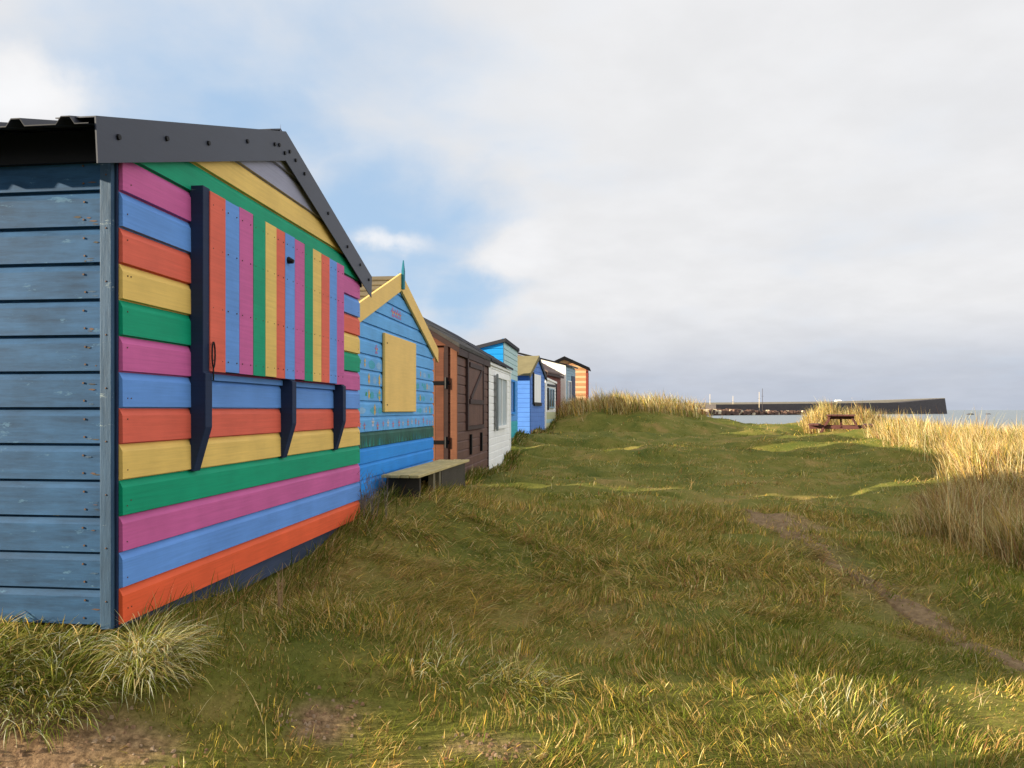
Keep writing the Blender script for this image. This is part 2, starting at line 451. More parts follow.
# ---------------- hut 1: striped, nearest
def hut_striped():
    B = .646
    w = 3.0; dep = 2.5
    t = hut('beach_hut', 'multicoloured striped beach hut with weathered blue side', row(-1.9, 2.82, B), PHI, w, dep)
    PK, ZP, S = 1.5, 3.146 - B, .33
    seq = [ORANGE, BLUE, PURPLE, GREEN, YELLOW, CORAL, BLUE, PURPLE, GREEN, YELLOW, CORAL, BLUE, PURPLE, GREEN, YELLOW, GREY, GREY, GREY]
    f = MB()
    cladding(f, (0, 0, 0), Y, X, gable_ext(-.001, w, PK, ZP - .05, S), 0, 18, .1435, lambda k: seq[k], .019, .029)
    # nail heads down both ends of every board
    for k in range(16):
        for yy in (.03, .055, 2.96):
            if yy == .055 and k % 3: continue
            zz = k * .1435 + random.choice((.04, .06, .1))
            if zz < ZP - .2 - S * abs(yy - PK): f.bar((.010, yy, zz), (.0205, yy + random.uniform(-.004, .004), zz), .0035, .003, RUST, 6)
    f.build('wall', t)
    s = MB()
    TOP = ZP - .05 - S * 1.5
    cladding(s, (0, 0, 0), X, -Y, flat_ext(-dep, -.055), 0, 14, .1435, SIDEBLUE, .022, .03, groove=.004, top=TOP + .005)
    for k in range(13):
        for zz in (.03, .1):
            xx = -.125 - random.random() * .012
            s.bar((xx, -.010, k * .1435 + zz), (xx, -.0245, k * .1435 + zz), .0055, .004, RUST, 7)
    for k in range(13):              # chipped ends and splits showing bare wood
        for q in range(random.choice((1, 2, 3, 4))):
            xx = -.058 - abs(random.gauss(0, .035)); zz = k * .1435 + random.choice((random.uniform(.008, .03), random.uniform(.02, .1))); l_ = random.uniform(.006, .04); h_ = random.uniform(.0015, .006)
            s.poly([(xx, -.0226, zz), (xx - l_ * .4, -.0226, zz - h_ * .6), (xx - l_, -.0226, zz + h_ * .2), (xx - l_ * .6, -.0226, zz + h_), (xx - l_ * .15, -.0226, zz + h_ * .7)], random.choice((OLDDK, RUST, SIDETRIM)))
    s.build('wall', t)
    b = MB()   # back and far walls
    cladding(b, (0, w, 0), X, Y, flat_ext(-dep, -.01), 0, 14, .1435, SIDEBLUE, top=TOP + .005)
    cladding(b, (-dep, 0, 0), Y, -X, gable_ext(0, w, PK, ZP - .05, S), 0, 18, .1435, SIDEBLUE)
    b.build('wall', t)
    c = MB()
    c.box(-.056, -.008, -.034, 0.0, -.01, TOP, SIDETRIM)
    for k in range(9): 
        zz = .1 + k * .21; c.bar((-.03, -.03, zz), (-.03, -.0365, zz), .005, .004, RUST, 6)
    c.build('corner_trim', t, .003)
    c = MB(); c.box(-.007, .003, -.014, -.0025, -.01, TOP, NAVY); c.build('corner_trim', t, .002)
    p = MB(); p.box(-dep + .05, -.03, .05, w - .05, -.12, -.002, SLATE)
    for yy in (.15, 1.05, 1.95, 2.85): p.box(-.3, -.06, yy - .1, yy + .1, -.45, -.121, BLACK)
    p.build('plinth', t)
    # box-profile roof sheet: ribs run down the slope
    r = MB(); oh = .21; x1, x0 = .04, -dep - .1
    prof = []; x = x0
    while x < x1 - .19:
        prof += [(x, 0), (x + .11, 0), (x + .13, .028), (x + .165, .028), (x + .185, 0)]; x += .2
    prof.append((x1, 0))
    for sg in (-1, 1):
        ye = PK + sg * (PK + oh + .025)
        zr, ze = ZP - .02, ZP - .02 - S * (PK + oh + .025)
        for (xa, ha), (xb, hb) in zip(prof[:-1], prof[1:]):
            q = [(xa, PK, zr + ha), (xb, PK, zr + hb), (xb, ye, ze + hb), (xa, ye, ze + ha)]
            r.poly(q if sg < 0 else q[::-1], SHEETDARK)
            q2 = [(a_, b_, c_ - .004) for a_, b_, c_ in q]
            r.poly(q2[::-1] if sg < 0 else q2, SHEETDARK)
            r.poly([q[3], q[2], q2[2], q2[3]], SHEETDARK)
    rf = r.build('roof', t)
    for sg in (-1, 1):
        e = MB()
        ye = PK + sg * (PK + oh - .16); z = ZP - .035 - S * (PK + oh - .16)
        y0, y1 = sorted((ye, ye - sg * .022)); e.box(x0, .018, y0, y1, z - .125, z - .002, BLACK)
        y0, y1 = sorted((ye - sg * .023, PK + sg * PK)); e.box(x0, .018, y0, y1, z - .09, z - .075, BLACK)
        e.build('eave_board', t)
    rc = MB()
    rc.ex_x([(PK - .13, ZP + .012 - S * .13), (PK, ZP + .016), (PK + .13, ZP + .012 - S * .13), (PK + .13, ZP + .018 - S * .13), (PK, ZP + .024), (PK - .13, ZP + .018 - S * .13)], x0, .02, SHEET)
    rc.build('ridge_cap', t)
    g = MB()
    for sg in (-1, 1):
        ye = PK + sg * (PK + oh)
        ze = ZP - S * (PK + oh)
        yz = [(PK, ZP - .168), (PK, ZP), (ye, ze), (ye - sg * .012, ze - .166)]
        g.ex_x(yz if sg < 0 else yz[::-1], .046, .052, SHEET)
        yz = [(PK, ZP), (PK, ZP + .005), (ye, ze + .005), (ye, ze)]
        g.ex_x(yz if sg < 0 else yz[::-1], -.11, .052, SHEET)
    for sg in (-1, 1):
        for d in (.1, .16 if sg < 0 else .3, .5, .9, 1.25, 1.58) if sg < 0 else (.05, .14, .28, .7, 1.1, 1.4, 1.62):
            yy = PK + sg * d; zz = ZP - S * d - .07 + random.uniform(-.012, .012)
            g.bar((.050, yy, zz), (.060, yy, zz), .012, .011, BLACK, 8)
    g.bar((.050, PK - .02, ZP - .13), (.060, PK - .02, ZP - .13), .012, .011, BLACK, 8)
    g.build('bargeboard', t)
    # shutter of vertical boards on three brackets
    sh = MB()
    px = [209.5, 225, 239.3, 253, 265, 276, 285, 294.6, 304.3, 312.6, 321.2, 329.2, 336.7, 344]
    yy = [1.82 / math.tan(PHI + math.atan((512 - p_) / F)) - 2.82 for p_ in px]
    cs = [CORAL, BLUE, PURPLE, GREEN, YELLOW, CORAL, BLUE, PURPLE, GREEN, YELLOW, CORAL, BLUE, PURPLE]
    za, zb = 1.685 - B, 2.53 - B
    for k in range(13):
        sh.box(.068, .082 + random.uniform(-.0015, .0015), yy[k] + .001, yy[k + 1] - .001, za + random.uniform(-.003, .003), zb + random.uniform(-.003, .003), cs[k])
        ym = (yy[k] + yy[k + 1]) / 2
        for zz in (za + .05, za + .3, za + .58, zb - .06):
            for o_ in (-.3, .3):
                y_ = ym + o_ * (yy[k + 1] - yy[k]); sh.bar((.080, y_, zz), (.0845, y_, zz), .0042, .003, RUST, 6)
    so = sh.build('shutter', t)
    fr = MB()
    fr.box(.02, .066, yy[0] + .07, yy[-1], zb - .07, zb, NAVY); fr.box(.02, .066, yy[0] + .07, yy[-1], za + .002, za + .05, NAVY); fr.box(.02, .066, yy[-1] - .04, yy[-1], za + .052, zb - .072, NAVY)
    fr.build('frame', so)
    def bracket(y, top):
        m = MB()
        m.ex_y([(.012, top), (.078, top), (.078, 1.675 - B), (.09, 1.67 - B), (.09, 1.42 - B), (.030, 1.215 - B), (.012, 1.215 - B)], y, y + .062, NAVY)
        o = m.build('bracket', t, .003); return o
    bracket(yy[0] - .054, zb + .01)
    bracket(4.354 - 2.82 - .03, za - .004); bracket(5.22 - 2.82, za - .004)
    l = MB()   # hook hanging on the first bracket
    yb = yy[0] + .06
    for k in range(14):
        a0 = math.pi * 2 * k / 14; a1 = math.pi * 2 * (k + 1) / 14
        q = lambda a: (.095, yb - .05 + .014 * math.cos(a), 1.76 - B + .06 * math.sin(a))
        l.bar(q(a0), q(a1), .004, .004, BLACK, 6)
    l.bar((.094, yb - .05, 1.705 - B), (.094, yb - .05, 1.64 - B), .004, .004, BLACK, 6)
    l.build('latch', so)
    kn = MB(); y_ = 4.62 - 2.82
    kn.bar((.08, yy[6] + .04, 2.38 - B), (.115, yy[6] + .04, 2.37 - B), .022, .012, BLACK, 8); kn.build('knob', so)
    wf = MB(); wf.box(.014, .03, yy[0] + .07, yy[-1] - .02, 1.645 - B, 1.675 - B, BLUE); wf.build('window_sill', t)
hut_striped()

# ---------------- hut 2: blue with mustard shutter and painted flowers
def hut_blue():
    B = .6; X0, Y0 = -2.1, 6.08; w = 3.32; dep = 1.25
    t = hut('beach_hut', 'blue beach hut with painted flowers, mustard shutter and gable trim, behind the low bench', row(X0, Y0, B), PHI, w, dep)
    PK = 7.74 - Y0; ZP = 2.92 - B; S = .36
    pal = {4: DKGREEN}
    f = MB(); cladding(f, (0, 0, 0), Y, X, gable_ext(0, w, PK, ZP - .06, S), 0, 17, .14, lambda k: pal.get(k, B2D if k < 4 else B2), .018, .03)
    def flower(y, z, r, pm, cm, n=6, sx=1.0):
        x = .0192
        for k in range(n):
            a = 2 * math.pi * k / n + .3
            for_ = [(x, y + math.cos(a) * r * .25, z + math.sin(a) * r * .25), (x, y + math.cos(a - .35) * r * .8 * sx, z + math.sin(a - .35) * r * .8), (x, y + math.cos(a) * r * sx, z + math.sin(a) * r), (x, y + math.cos(a + .35) * r * .8 * sx, z + math.sin(a + .35) * r * .8)]
            f.poly(for_, pm)
        f.poly([(x + .0008, y + math.cos(a) * r * .3, z + math.sin(a) * r * .3) for a in [k * math.pi / 4 for k in range(8)]], cm)
    def zc(k): return k * .14 + .065
    x_ = .0192
    def bloom(y, z, r, pm, cm):      # tall petalled daub crossing a board
        for a in range(6):
            t_ = a * math.pi / 3 + .5; e_ = (math.cos(t_) * r * .62, math.sin(t_) * r * 1.15); n_ = (-math.sin(t_) * r * .26, math.cos(t_) * r * .3)
            f.poly([(x_, y, z), (x_, y + e_[0] * .6 + n_[0], z + e_[1] * .6 + n_[1]), (x_, y + e_[0], z + e_[1]), (x_, y + e_[0] * .6 - n_[0], z + e_[1] * .6 - n_[1])], pm)
        f.poly([(x_ + .0008, y + math.cos(b_) * r * .22, z + math.sin(b_) * r * .3) for b_ in [q * math.pi / 4 for q in range(8)]], cm)
    def wash(y, z, w_, h_, m_):      # loose oval of thinner paint
        f.poly([(x_ - .0006, y + math.cos(b_) * w_ * random.uniform(.75, 1.1), z + math.sin(b_) * h_ * random.uniform(.8, 1)) for b_ in [q * math.pi / 6 for q in range(12)]], m_)
    WASH = PM('teal_wash_paint', 74, 164, 188, var=.2); WASH2 = PM('pale_wash_paint', 132, 176, 214, var=.2)
    for y in (.45, .75, 1.0, 2.55, 2.85, 3.12):
        for k in (6, 7, 8, 9):
            if random.random() < .8: wash(y + random.uniform(-.08, .08), zc(k) - .01, random.uniform(.06, .12), random.uniform(.03, .045), random.choice((WASH, WASH, WASH2)))
    for y, k, r in ((.62, 8, .052), (.95, 8, .055), (.95, 7, .055), (.62, 7, .045), (.8, 6, .054), (.5, 9, .04), (2.6, 7, .045), (2.95, 8, .045), (3.1, 6, .05), (2.62, 9, .035), (2.9, 6, .042)):
        bloom(y, zc(k) - .004, r * .98, YELF, random.choice((CORAL, WASH, Y2)))
    for j in range(110):             # painted grass standing on the green band
        y = random.uniform(.12, 3.28); h_ = random.uniform(.03, .1); z = 4 * .14 + .008; lx_ = random.uniform(-.015, .015)
        f.poly([(x_, y - .006, z), (x_, y + .006, z), (x_, y + lx_, z + h_)], random.choice((GRNF, AQUA, TEAL, BLACK)))
    for y, k, r in ((1.42, 13, .058), (1.6, 13, .055), (1.52, 13, .05), (1.7, 13, .05), (.85, 10, .05)):
        flower(y, zc(k), r, PINKF if random.random() < .5 else WHTF, YELF, 5)
    y = .35
    while y < 3.25:
        flower(y, zc(5) + random.uniform(-.02, .02), random.uniform(.025, .045), random.choice((PINKF, PINKF, CORAL, WHTF, PURPLE)), YELF, 5)
        f.poly([(.0188, y - .004, zc(5) - .055), (.0188, y + .004, zc(5) - .055), (.0188, y + .004, zc(5) - .02), (.0188, y - .004, zc(5) - .02)], GRNF)
        y += random.uniform(.12, .26)
    for j in range(7):      # loose leaf dabs
        y = random.choice((random.uniform(.2, 1.0), random.uniform(2.45, 3.25))); k = random.choice((6, 7, 8, 9)); z = k * .14 + random.uniform(.02, .09)
        f.poly([(.0188, y - .03, z - .015), (.0188, y + .02, z - .02), (.0188, y + .03, z + .012), (.0188, y - .01, z + .02)], random.choice((GRNF, AQUA)))
    f.build('wall', t)
    b = MB(); TOP = ZP - .06 - S * PK
    cladding(b, (0, 0, 0), X, -Y, flat_ext(-dep, -.002), 0, 17, .14, B2, top=TOP)
    cladding(b, (0, w, 0), X, Y, flat_ext(-dep, -.002), 0, 17, .14, B2, top=TOP)
    cladding(b, (-dep, 0, 0), Y, -X, gable_ext(0, w, PK, ZP - .06, S), 0, 17, .14, B2); b.build('wall', t)
    p = MB(); p.box(-dep + .05, -.03, .05, w - .05, -.2, -.002, OLDDK); p.build('plinth', t)
    r = MB(); oh = 1.8; x0, x1 = -dep - .1, .022
    for sg in (-1, 1):
        n = 7
        for k in range(n):     # overlapping felt shingle courses
            ya, yb = PK + sg * oh * k / n, PK + sg * (oh * (k + 1) / n + .015)
            za, zb_ = ZP - .015 - S * oh * k / n - .006, ZP - .009 - S * (oh * (k + 1) / n)
            q = [(ya, za - .012), (yb, zb_ - .012), (yb, zb_), (ya, za)]
            r.ex_x(q if sg > 0 else q[::-1], x0, x1, SHINGLE)
    r.build('roof', t)
    for sg in (-1, 1):
        g = MB(); ye = PK + sg * oh; ze = ZP - S * oh
        q = [(PK, ZP - .175), (ye, ze - .165), (ye, ze + .006), (PK, ZP + .006)]
        g.ex_x(q if sg > 0 else q[::-1], .024, .05, Y2)
        g.build('bargeboard', t, .003)
    fi = MB()
    fi.hexa([(.052, PK - .03, ZP - .16), (.075, PK - .03, ZP - .16), (.075, PK + .03, ZP - .16), (.052, PK + .03, ZP - .16)], [(.052, PK - .03, ZP + .03), (.075, PK - .03, ZP + .03), (.075, PK + .03, ZP + .03), (.052, PK + .03, ZP + .03)], TEAL)
    fi.hexa([(.052, PK - .03, ZP + .031), (.075, PK - .03, ZP + .031), (.075, PK + .03, ZP + .031), (.052, PK + .03, ZP + .031)], [(.06, PK - .006, ZP + .14), (.068, PK - .006, ZP + .14), (.068, PK + .006, ZP + .14), (.06, PK + .006, ZP + .14)], TEAL)
    fi.build('finial', t)
    sh = MB(); sh.box(.019, .05, 7.12 - Y0, 8.36 - Y0, 1.48 - B, 2.245 - B, Y2); so = sh.build('shutter', t, .008)
    for zz in (1.55, 2.15):
        k = MB(); k.bar((.049, 7.18 - Y0, zz - B), (.056, 7.18 - Y0, zz - B), .008, .006, BLACK, 6); k.build('bolt', so)
hut_blue()

# ---------------- huts whose ridge runs along the row
def ridge_roof(t, w, xe, ze, xr, zr, xb, zb, mat, oh=.15, th=.05, seam=True):
    r = MB()
    r.ex_y([(xe, ze - th), (xe, ze), (xr, zr), (xr, zr - th)][::-1], -oh, w + oh, mat)
    r.ex_y([(xr, zr - th), (xr, zr), (xb, zb), (xb, zb - th)][::-1], -oh, w + oh, mat)
    if seam:
        for k in (.33, .66):
            x = xe + (xr - xe) * k; z = ze + (zr - ze) * k
            x2 = x + (xr - xe) * .03; z2 = z + (zr - ze) * .03
            r.ex_y([(x, z + .001), (x, z + .009), (x2, z2 + .009), (x2, z2 + .001)][::-1], -oh, w + oh, mat)
    return r.build('roof', t)

def hut_brown():
    B = .42; X0, Y0 = -1.93, 10.13; w = 2.82; dep = 2.4
    t = hut('beach_hut', 'dark brown beach hut with orange cedar side and boarded shutter', row(X0, Y0, B), PHI, w, dep)
    ze = 2.39 - B; zr = 3.13 - B; xe, xr, xb = .06, -1.15, -2.4
    f = MB(); cladding(f, (0, 0, 0), Y, X, flat_ext(0, w), 0, 15, .13, BROWN); f.build('wall', t)
    SL = (zr - ze) / (xe - xr)
    s = MB(); cladding(s, (0, 0, 0), X, -Y, gable_ext(-dep, -.002, xr, zr - .06, SL), 0, 21, .13, CEDAR)
    s.build('wall', t)
    s = MB(); cladding(s, (0, w, 0), X, Y, gable_ext(-dep, -.002, xr, zr - .06, SL), 0, 21, .13, BROWN)
    cladding(s, (-dep, 0, 0), Y, -X, flat_ext(0, w), 0, 15, .13, BROWN); s.build('wall', t)
    c = MB(); c.box(-.07, .02, -.05, -.017, 0, 1.98, CEDARL); c.build('corner_post', t, .004)
    rf = ridge_roof(t, w, xe, ze, xr, zr, xb, zr - SL * 1.25, FELT, .1)
    g = MB(); q = [(xe, ze - .13), (xe, ze - .052), (xr, zr - .052), (xr, zr - .13)]
    g.ex_y(q[::-1], -.095, -.075, BROWNDK); g.build('bargeboard', t, .003)
    fb = MB(); fb.box(.03, .05, -.07, w + .06, ze - .15, ze - .052, BROWNDK); fb.build('eave_board', t)
    # door in the near side with strap hinges
    d = MB()
    for k in range(4): d.box(-.62 + k * .115, -.62 + k * .115 + .112, -.045, -.02, .05, 1.86, CEDAR if k % 2 else CEDARL)
    do = d.build('door', t, .003)
    fr = MB(); fr.box(-.16, -.105, -.05, -.018, .0, 1.95, BROWNDK); fr.box(-.70, -.63, -.05, -.018, 0, 1.95, CEDAR); fr.box(-.70, -.105, -.05, -.018, 1.951, 2.02, CEDAR); fr.build('door_frame', t)
    for z in (.62, 1.42):
        h = MB(); h.box(-.42, -.09, -.054, -.046, z, z + .05, BLACK); h.bar((-.13, -.058, z - .05), (-.13, -.058, z + .1), .02, .02, BLACK, 8); h.build('hinge', do)
    # shutter in the front wall with a Z brace
    sh = MB(); y0, y1, z0, z1 = .72, 2.1, 1.27 - B, 2.27 - B
    for k in range(8): sh.box(.018, .035, y0 + (y1 - y0) * k / 8 + .002, y0 + (y1 - y0) * (k + 1) / 8 - .002, z0, z1, BROWN)
    so = sh.build('shutter', t)
    b = MB(); b.box(.036, .055, y0 + .1, y1 - .05, z0 + .32, z0 + .39, BROWNDK); b.box(.036, .055, y0 + .1, y1 - .05, z1 - .14, z1 - .07, BROWNDK); b.beam((.044, y0 + .2, z0 + .4), (.044, y1 - .15, z1 - .16), .016, .07, BROWNDK, (0, 0, 1)); b.build('brace', so)
    fr = MB()
    fr.box(.018, .05, y0 - .09, y0 - .003, z0 - .06, z1 + .06, BROWNDK); fr.box(.018, .05, y1 + .003, y1 + .08, z0 - .06, z1 + .06, BROWNDK); fr.box(.018, .05, y0 - .002, y1 + .002, z0 - .06, z0 - .003, BROWNDK); fr.build('shutter_frame', t)
    for y in (.95, 1.95):
        m = MB(); m.box(.018, .05, y, y + .06, .42, .72, BLACK); m.build('bar', t)
    m = MB(); m.box(-.02, .03, w - .05, w + .012, 0, 1.9, BROWNDK); m.build('corner_post', t)
hut_brown()

def window(t, x, y0, y1, z0, z1, fmat, panes=2, curtain=None):
    f = MB(); b = .05
    f.box(x, x + .04, y0 - b, y0, z0 - b, z1 + b, fmat); f.box(x, x + .04, y1, y1 + b, z0 - b, z1 + b, fmat)
    f.box(x, x + .04, y0, y1, z1, z1 + b, fmat); f.box(x, x + .055, y0, y1, z0 - b, z0, fmat)
    for k in range(1, panes):
        y = y0 + (y1 - y0) * k / panes; f.box(x, x + .035, y - .02, y + .02, z0, z1, fmat)
    o = f.build('window', t)
    g = MB(); g.box(x + .002, x + .012, y0, y1, z0, z1, curtain or GLASS); g.build('pane', o)
    return o

def hut_white():
    B = .38; X0, Y0 = -1.93, 12.99; w = 3.25; dep = 2.4
    t = hut('beach_hut', 'white boarded beach hut with grey curtained window next to the dark brown hut', row(X0, Y0, B), PHI, w, dep)
    ze = 2.39 - B; zr = 3.13 - B; xe, xr, xb = .08, -1.15, -2.4; SL = (zr - ze) / (xe - xr)
    f = MB(); cladding(f, (0, 0, 0), Y, X, flat_ext(0, w), 0, 16, .124, WHITE, proud=.014); f.build('wall', t)
    s = MB(); cladding(s, (0, 0, 0), X, -Y, gable_ext(-dep, -.002, xr, zr - .06, SL), 0, 21, .13, WHITE); cladding(s, (0, w, 0), X, Y, gable_ext(-dep, -.002, xr, zr - .06, SL), 0, 21, .13, WHITE); cladding(s, (-dep, 0, 0), Y, -X, flat_ext(0, w), 0, 15, .13, WHITE); s.build('wall', t)
    ridge_roof(t, w, xe, ze, xr, zr, xb, zr - SL * 1.25, FELTDARK, .005, .045)
    fb = MB(); fb.box(.03, .045, 0.0, w + .0, ze - .1, ze - .05, WHITE); fb.build('eave_board', t)
    CURT = PM('grey_curtain', 168, 178, 180, var=.3, grain=(3, 60, 3))
    window(t, .016, .95, 2.35, 1.2 - B, 2.1 - B, WHITE, 2, CURT)
    m = MB(); m.box(.058, .075, .72, .88, 1.12 - B, 2.16 - B, PM('grey_shutter', 104, 112, 114)); m.build('shutter', t)
    c = MB(); c.box(-.02, .03, w - .09, w + .01, 0, 1.9, WHITE); c.build('corner_post', t)
hut_white()

def pent(name, label, org, phi, w, dep, zf, drop, base_mats, roofm, th=.09, oh=.12, side=None, pitch=.13, farz=None):
    """single-pitch hut: roof high at the front, falling to the back by drop"""
    t = hut(name, label, org, phi, w, dep)
    fm, sm_ = base_mats
    dz = 0 if farz is None else farz - zf       # fall along the row
    nb = int(zf / pitch) + 3
    f = MB(); cladding(f, (0, 0, 0), Y, X, mono_ext(0, w, zf - .04, zf - .04 + dz - 1e-4), 0, nb, pitch, fm); f.build('wall', t)
    s = MB(); cladding(s, (0, 0, 0), X, -Y, mono_ext(-dep, -.002, zf - .04 - drop, zf - .04), 0, nb, pitch, sm_); s.build('wall', t)
    s = MB(); cladding(s, (0, w, 0), X, Y, mono_ext(-dep, -.002, zf - .04 - drop + dz, zf - .04 + dz), 0, nb, pitch, sm_); cladding(s, (-dep, 0, 0), Y, -X, flat_ext(0, w, zf - .04 - max(drop, 0)), 0, nb, pitch, sm_); s.build('wall', t)
    r = MB(); k = drop / dep; c = lambda x, y: zf + k * x + dz * y / w
    P4 = [(oh, -oh), (oh, w + oh), (-dep - oh, w + oh), (-dep - oh, -oh)]
    r.hexa([(x, y, c(x, y) - th) for x, y in P4], [(x, y, c(x, y)) for x, y in P4], roofm); r.build('roof', t)
    return t

def hut_cyan():
    B = .7
    fm = lambda k: CREAMG if k >= 12 else (AQUA if k < 4 else LTBLUE)
    t = pent('beach_hut', 'turquoise and pale green beach hut with flat dark felt roof', row(-2.2, 17.3, B), PHI, 2.9, 1.5, 3.13 - B, .36, (fm, CYAN), FELTDARK, .08, .06)
    window(t, .018, .5, 1.9, 1.45 - B, 2.2 - B, B2D, 2)
    c = MB(); c.box(-.03, .03, -.03, .05, 0, 1.6, LTBLUE); c.build('corner_post', t)
hut_cyan()

def hut_periwinkle():
    B = .78; w = 2.3; dep = 2.4; phi = R(12.3)
    t = hut('beach_hut', 'periwinkle blue beach hut with khaki felt roof and white shutter', (.497, 21.0, B), phi, w, dep)
    PK, ZP, S = 1.15, 3.08 - B, .42
    f = MB(); cladding(f, (0, 0, 0), Y, X, gable_ext(0, w, PK, ZP - .05, S), 0, 20, .13, VIOLET); f.build('wall', t)
    s = MB(); TOP = ZP - .05 - S * PK
    LB = PM('cornflower_paint', 88, 138, 214, var=.14)
    cladding(s, (0, 0, 0), X, -Y, flat_ext(-dep, -.002), 0, 20, .13, LB, top=TOP - .01); s.build('wall', t)
    s = MB(); cladding(s, (0, w, 0), X, Y, flat_ext(-dep, -.002), 0, 20, .13, LB, top=TOP - .01); cladding(s, (-dep, 0, 0), Y, -X, gable_ext(0, w, PK, ZP - .05, S), 0, 20, .13, LB); s.build('wall', t)
    r = MB(); oh = 1.38
    for sg in (-1, 1):
        q = [(PK, ZP - .06), (PK + sg * oh, ZP - .06 - S * oh), (PK + sg * oh, ZP - S * oh), (PK, ZP)]
        r.ex_x(q if sg > 0 else q[::-1], -dep - .1, .03, KHAKI)
    r.build('roof', t)
    for sg, m in ((-1, KHAKI), (1, BLACK)):
        g = MB(); q = [(PK, ZP - .12), (PK + sg * oh, ZP - .12 - S * oh), (PK + sg * oh, ZP + .01 - S * oh), (PK, ZP + .01)]
        g.ex_x(q if sg > 0 else q[::-1], .032, .055, m); g.build('bargeboard', t)
    sh = MB(); sh.box(.02, .04, .42, 1.5, 1.72 - B, 2.52 - B, WHITE); so = sh.build('shutter', t)
    fr = MB(); fr.box(.018, .05, .3, .418, 1.66 - B, 2.56 - B, BLACK); fr.box(.018, .06, .42, 1.55, 1.62 - B, 1.715 - B, BLACK); fr.build('shutter_frame', t)
hut_periwinkle()

def hut_small():
    B = .64; phi = R(14.6)
    fm = lambda k: WHITE if k >= 6 else (PALEYEL if k % 3 else CREAMG)
    t = pent('beach_hut', 'small narrow white beach hut with dark framed window, lowest of the row', (1.172, 27.0, B), phi, 1.85, 1.5, 2.66 - B, .12, (fm, WHITE), WHITE, .07, .06, farz=2.56 - B)
    l = MB(); l.box(.02, .05, .3, 1.8, 2.36 - B, 2.44 - B, BLACK); l.build('eave_board', t)
    window(t, .018, .5, 1.4, 1.62 - B, 2.24 - B, BLUEGREY, 2)
    s = MB(); s.box(.02, .06, .3, .42, 1.5 - B, 2.3 - B, BLACK); s.build('shutter', t)
    c = MB(); c.box(-.06, .03, -.03, .1, 0, 1.9, WHITE); c.build('corner_post', t)
hut_small()

def hut_redbrown():
    B = .95; w = 3.05; dep = 2.2; phi = R(15)
    t = hut('beach_hut', 'red-brown timber beach hut with dark roof, behind the small white hut', (1.27, 29.4, B), phi, w, dep)
    ze, zr = 3.0 - B, 3.66 - B; xe, xr, xb = .15, -1.05, -2.25; SL = (zr - ze) / (xe - xr)
    f = MB(); cladding(f, (0, 0, 0), Y, X, flat_ext(0, w), 0, 15, .13, REDBR); f.build('wall', t)
    s = MB(); cladding(s, (0, 0, 0), X, -Y, gable_ext(-dep, -.002, xr, zr - .06, SL), 0, 21, .13, REDBR); cladding(s, (0, w, 0), X, Y, gable_ext(-dep, -.002, xr, zr - .06, SL), 0, 21, .13, REDBR); cladding(s, (-dep, 0, 0), Y, -X, flat_ext(0, w), 0, 15, .13, REDBR); s.build('wall', t)
    ridge_roof(t, w, xe, ze, xr, zr, xb, zr - SL * 1.2, PM('brown_felt', 110, 94, 88, var=.2, rough=.9), .12, .06)
    fb = MB(); fb.box(.1, .13, -.1, w + .1, ze - .16, ze - .06, BROWNDK); fb.build('eave_board', t)
    window(t, .018, 1.1, 2.0, .95, 1.6, BROWNDK, 2)
hut_redbrown()

def hut_whitegable():
    B = 1.05; phi = R(15)
    t = pent('beach_hut', 'white beach hut with black edged sloping roof, beside the striped orange hut', (2.32, 33.2, B), phi, 2.45, 2.4, 3.52 - B, -.62, (BLUEGREY, WHITE), BLACK, .07, .12)  # white hut: the front's shade is put into its blue-grey colour
    window(t, .018, .5, 1.2, .9, 1.7, WHITE, 1)
    c = MB(); c.box(-.08, .03, -.03, .08, 0, 2.4, WHITE); c.build('corner_post', t)
    d = MB(); d.box(.02, .045, 1.4, 2.2, .15, 2.0, SLATE); d.build('door', t)
hut_whitegable()

def hut_apricot():
    B = 1.3; w = 2.6; dep = 2.3; phi = R(7.2)
    t = hut('beach_hut', 'orange and cream striped beach hut lit by the sun at the far end', (3.66, 37.0, B), phi, w, dep)
    ze, zr = 3.56 - B, 4.12 - B; xe, xr, xb = .12, -1.1, -2.35; SL = (zr - ze) / (xe - xr)
    stripe = lambda k: STRIPEO if k % 2 else STRIPEC
    s = MB(); cladding(s, (0, 0, 0), X, -Y, gable_ext(-dep, -.002, xr, zr - .06, SL), 0, 23, .125, lambda k: STRIPEO if k < 5 else stripe(k)); s.build('wall', t)
    f = MB(); cladding(f, (0, 0, 0), Y, X, flat_ext(0, w), 0, 17, .125, RED); f.build('wall', t)
    s = MB(); cladding(s, (0, w, 0), X, Y, gable_ext(-dep, -.002, xr, zr - .06, SL), 0, 23, .125, STRIPEO); cladding(s, (-dep, 0, 0), Y, -X, flat_ext(0, w), 0, 17, .125, STRIPEO); s.build('wall', t)
    ridge_roof(t, w, xe, ze, xr, zr, xb, zr - SL * 1.25, FELTDARK, .14, .05)
    g = MB()
    g.ex_y([(xe, ze - .17), (xe, ze - .0), (xr, zr + .0), (xr, zr - .17)][::-1], -.17, -.145, BLACK)
    g.ex_y([(xr, zr - .17), (xr, zr), (xb, zr - SL * 1.25), (xb, zr - SL * 1.25 - .17)][::-1], -.17, -.145, BLACK); g.build('bargeboard', t)
    c = MB(); c.box(-.06, .04, -.05, .06, 0, 2.2, RED); c.build('corner_post', t)
hut_apricot()

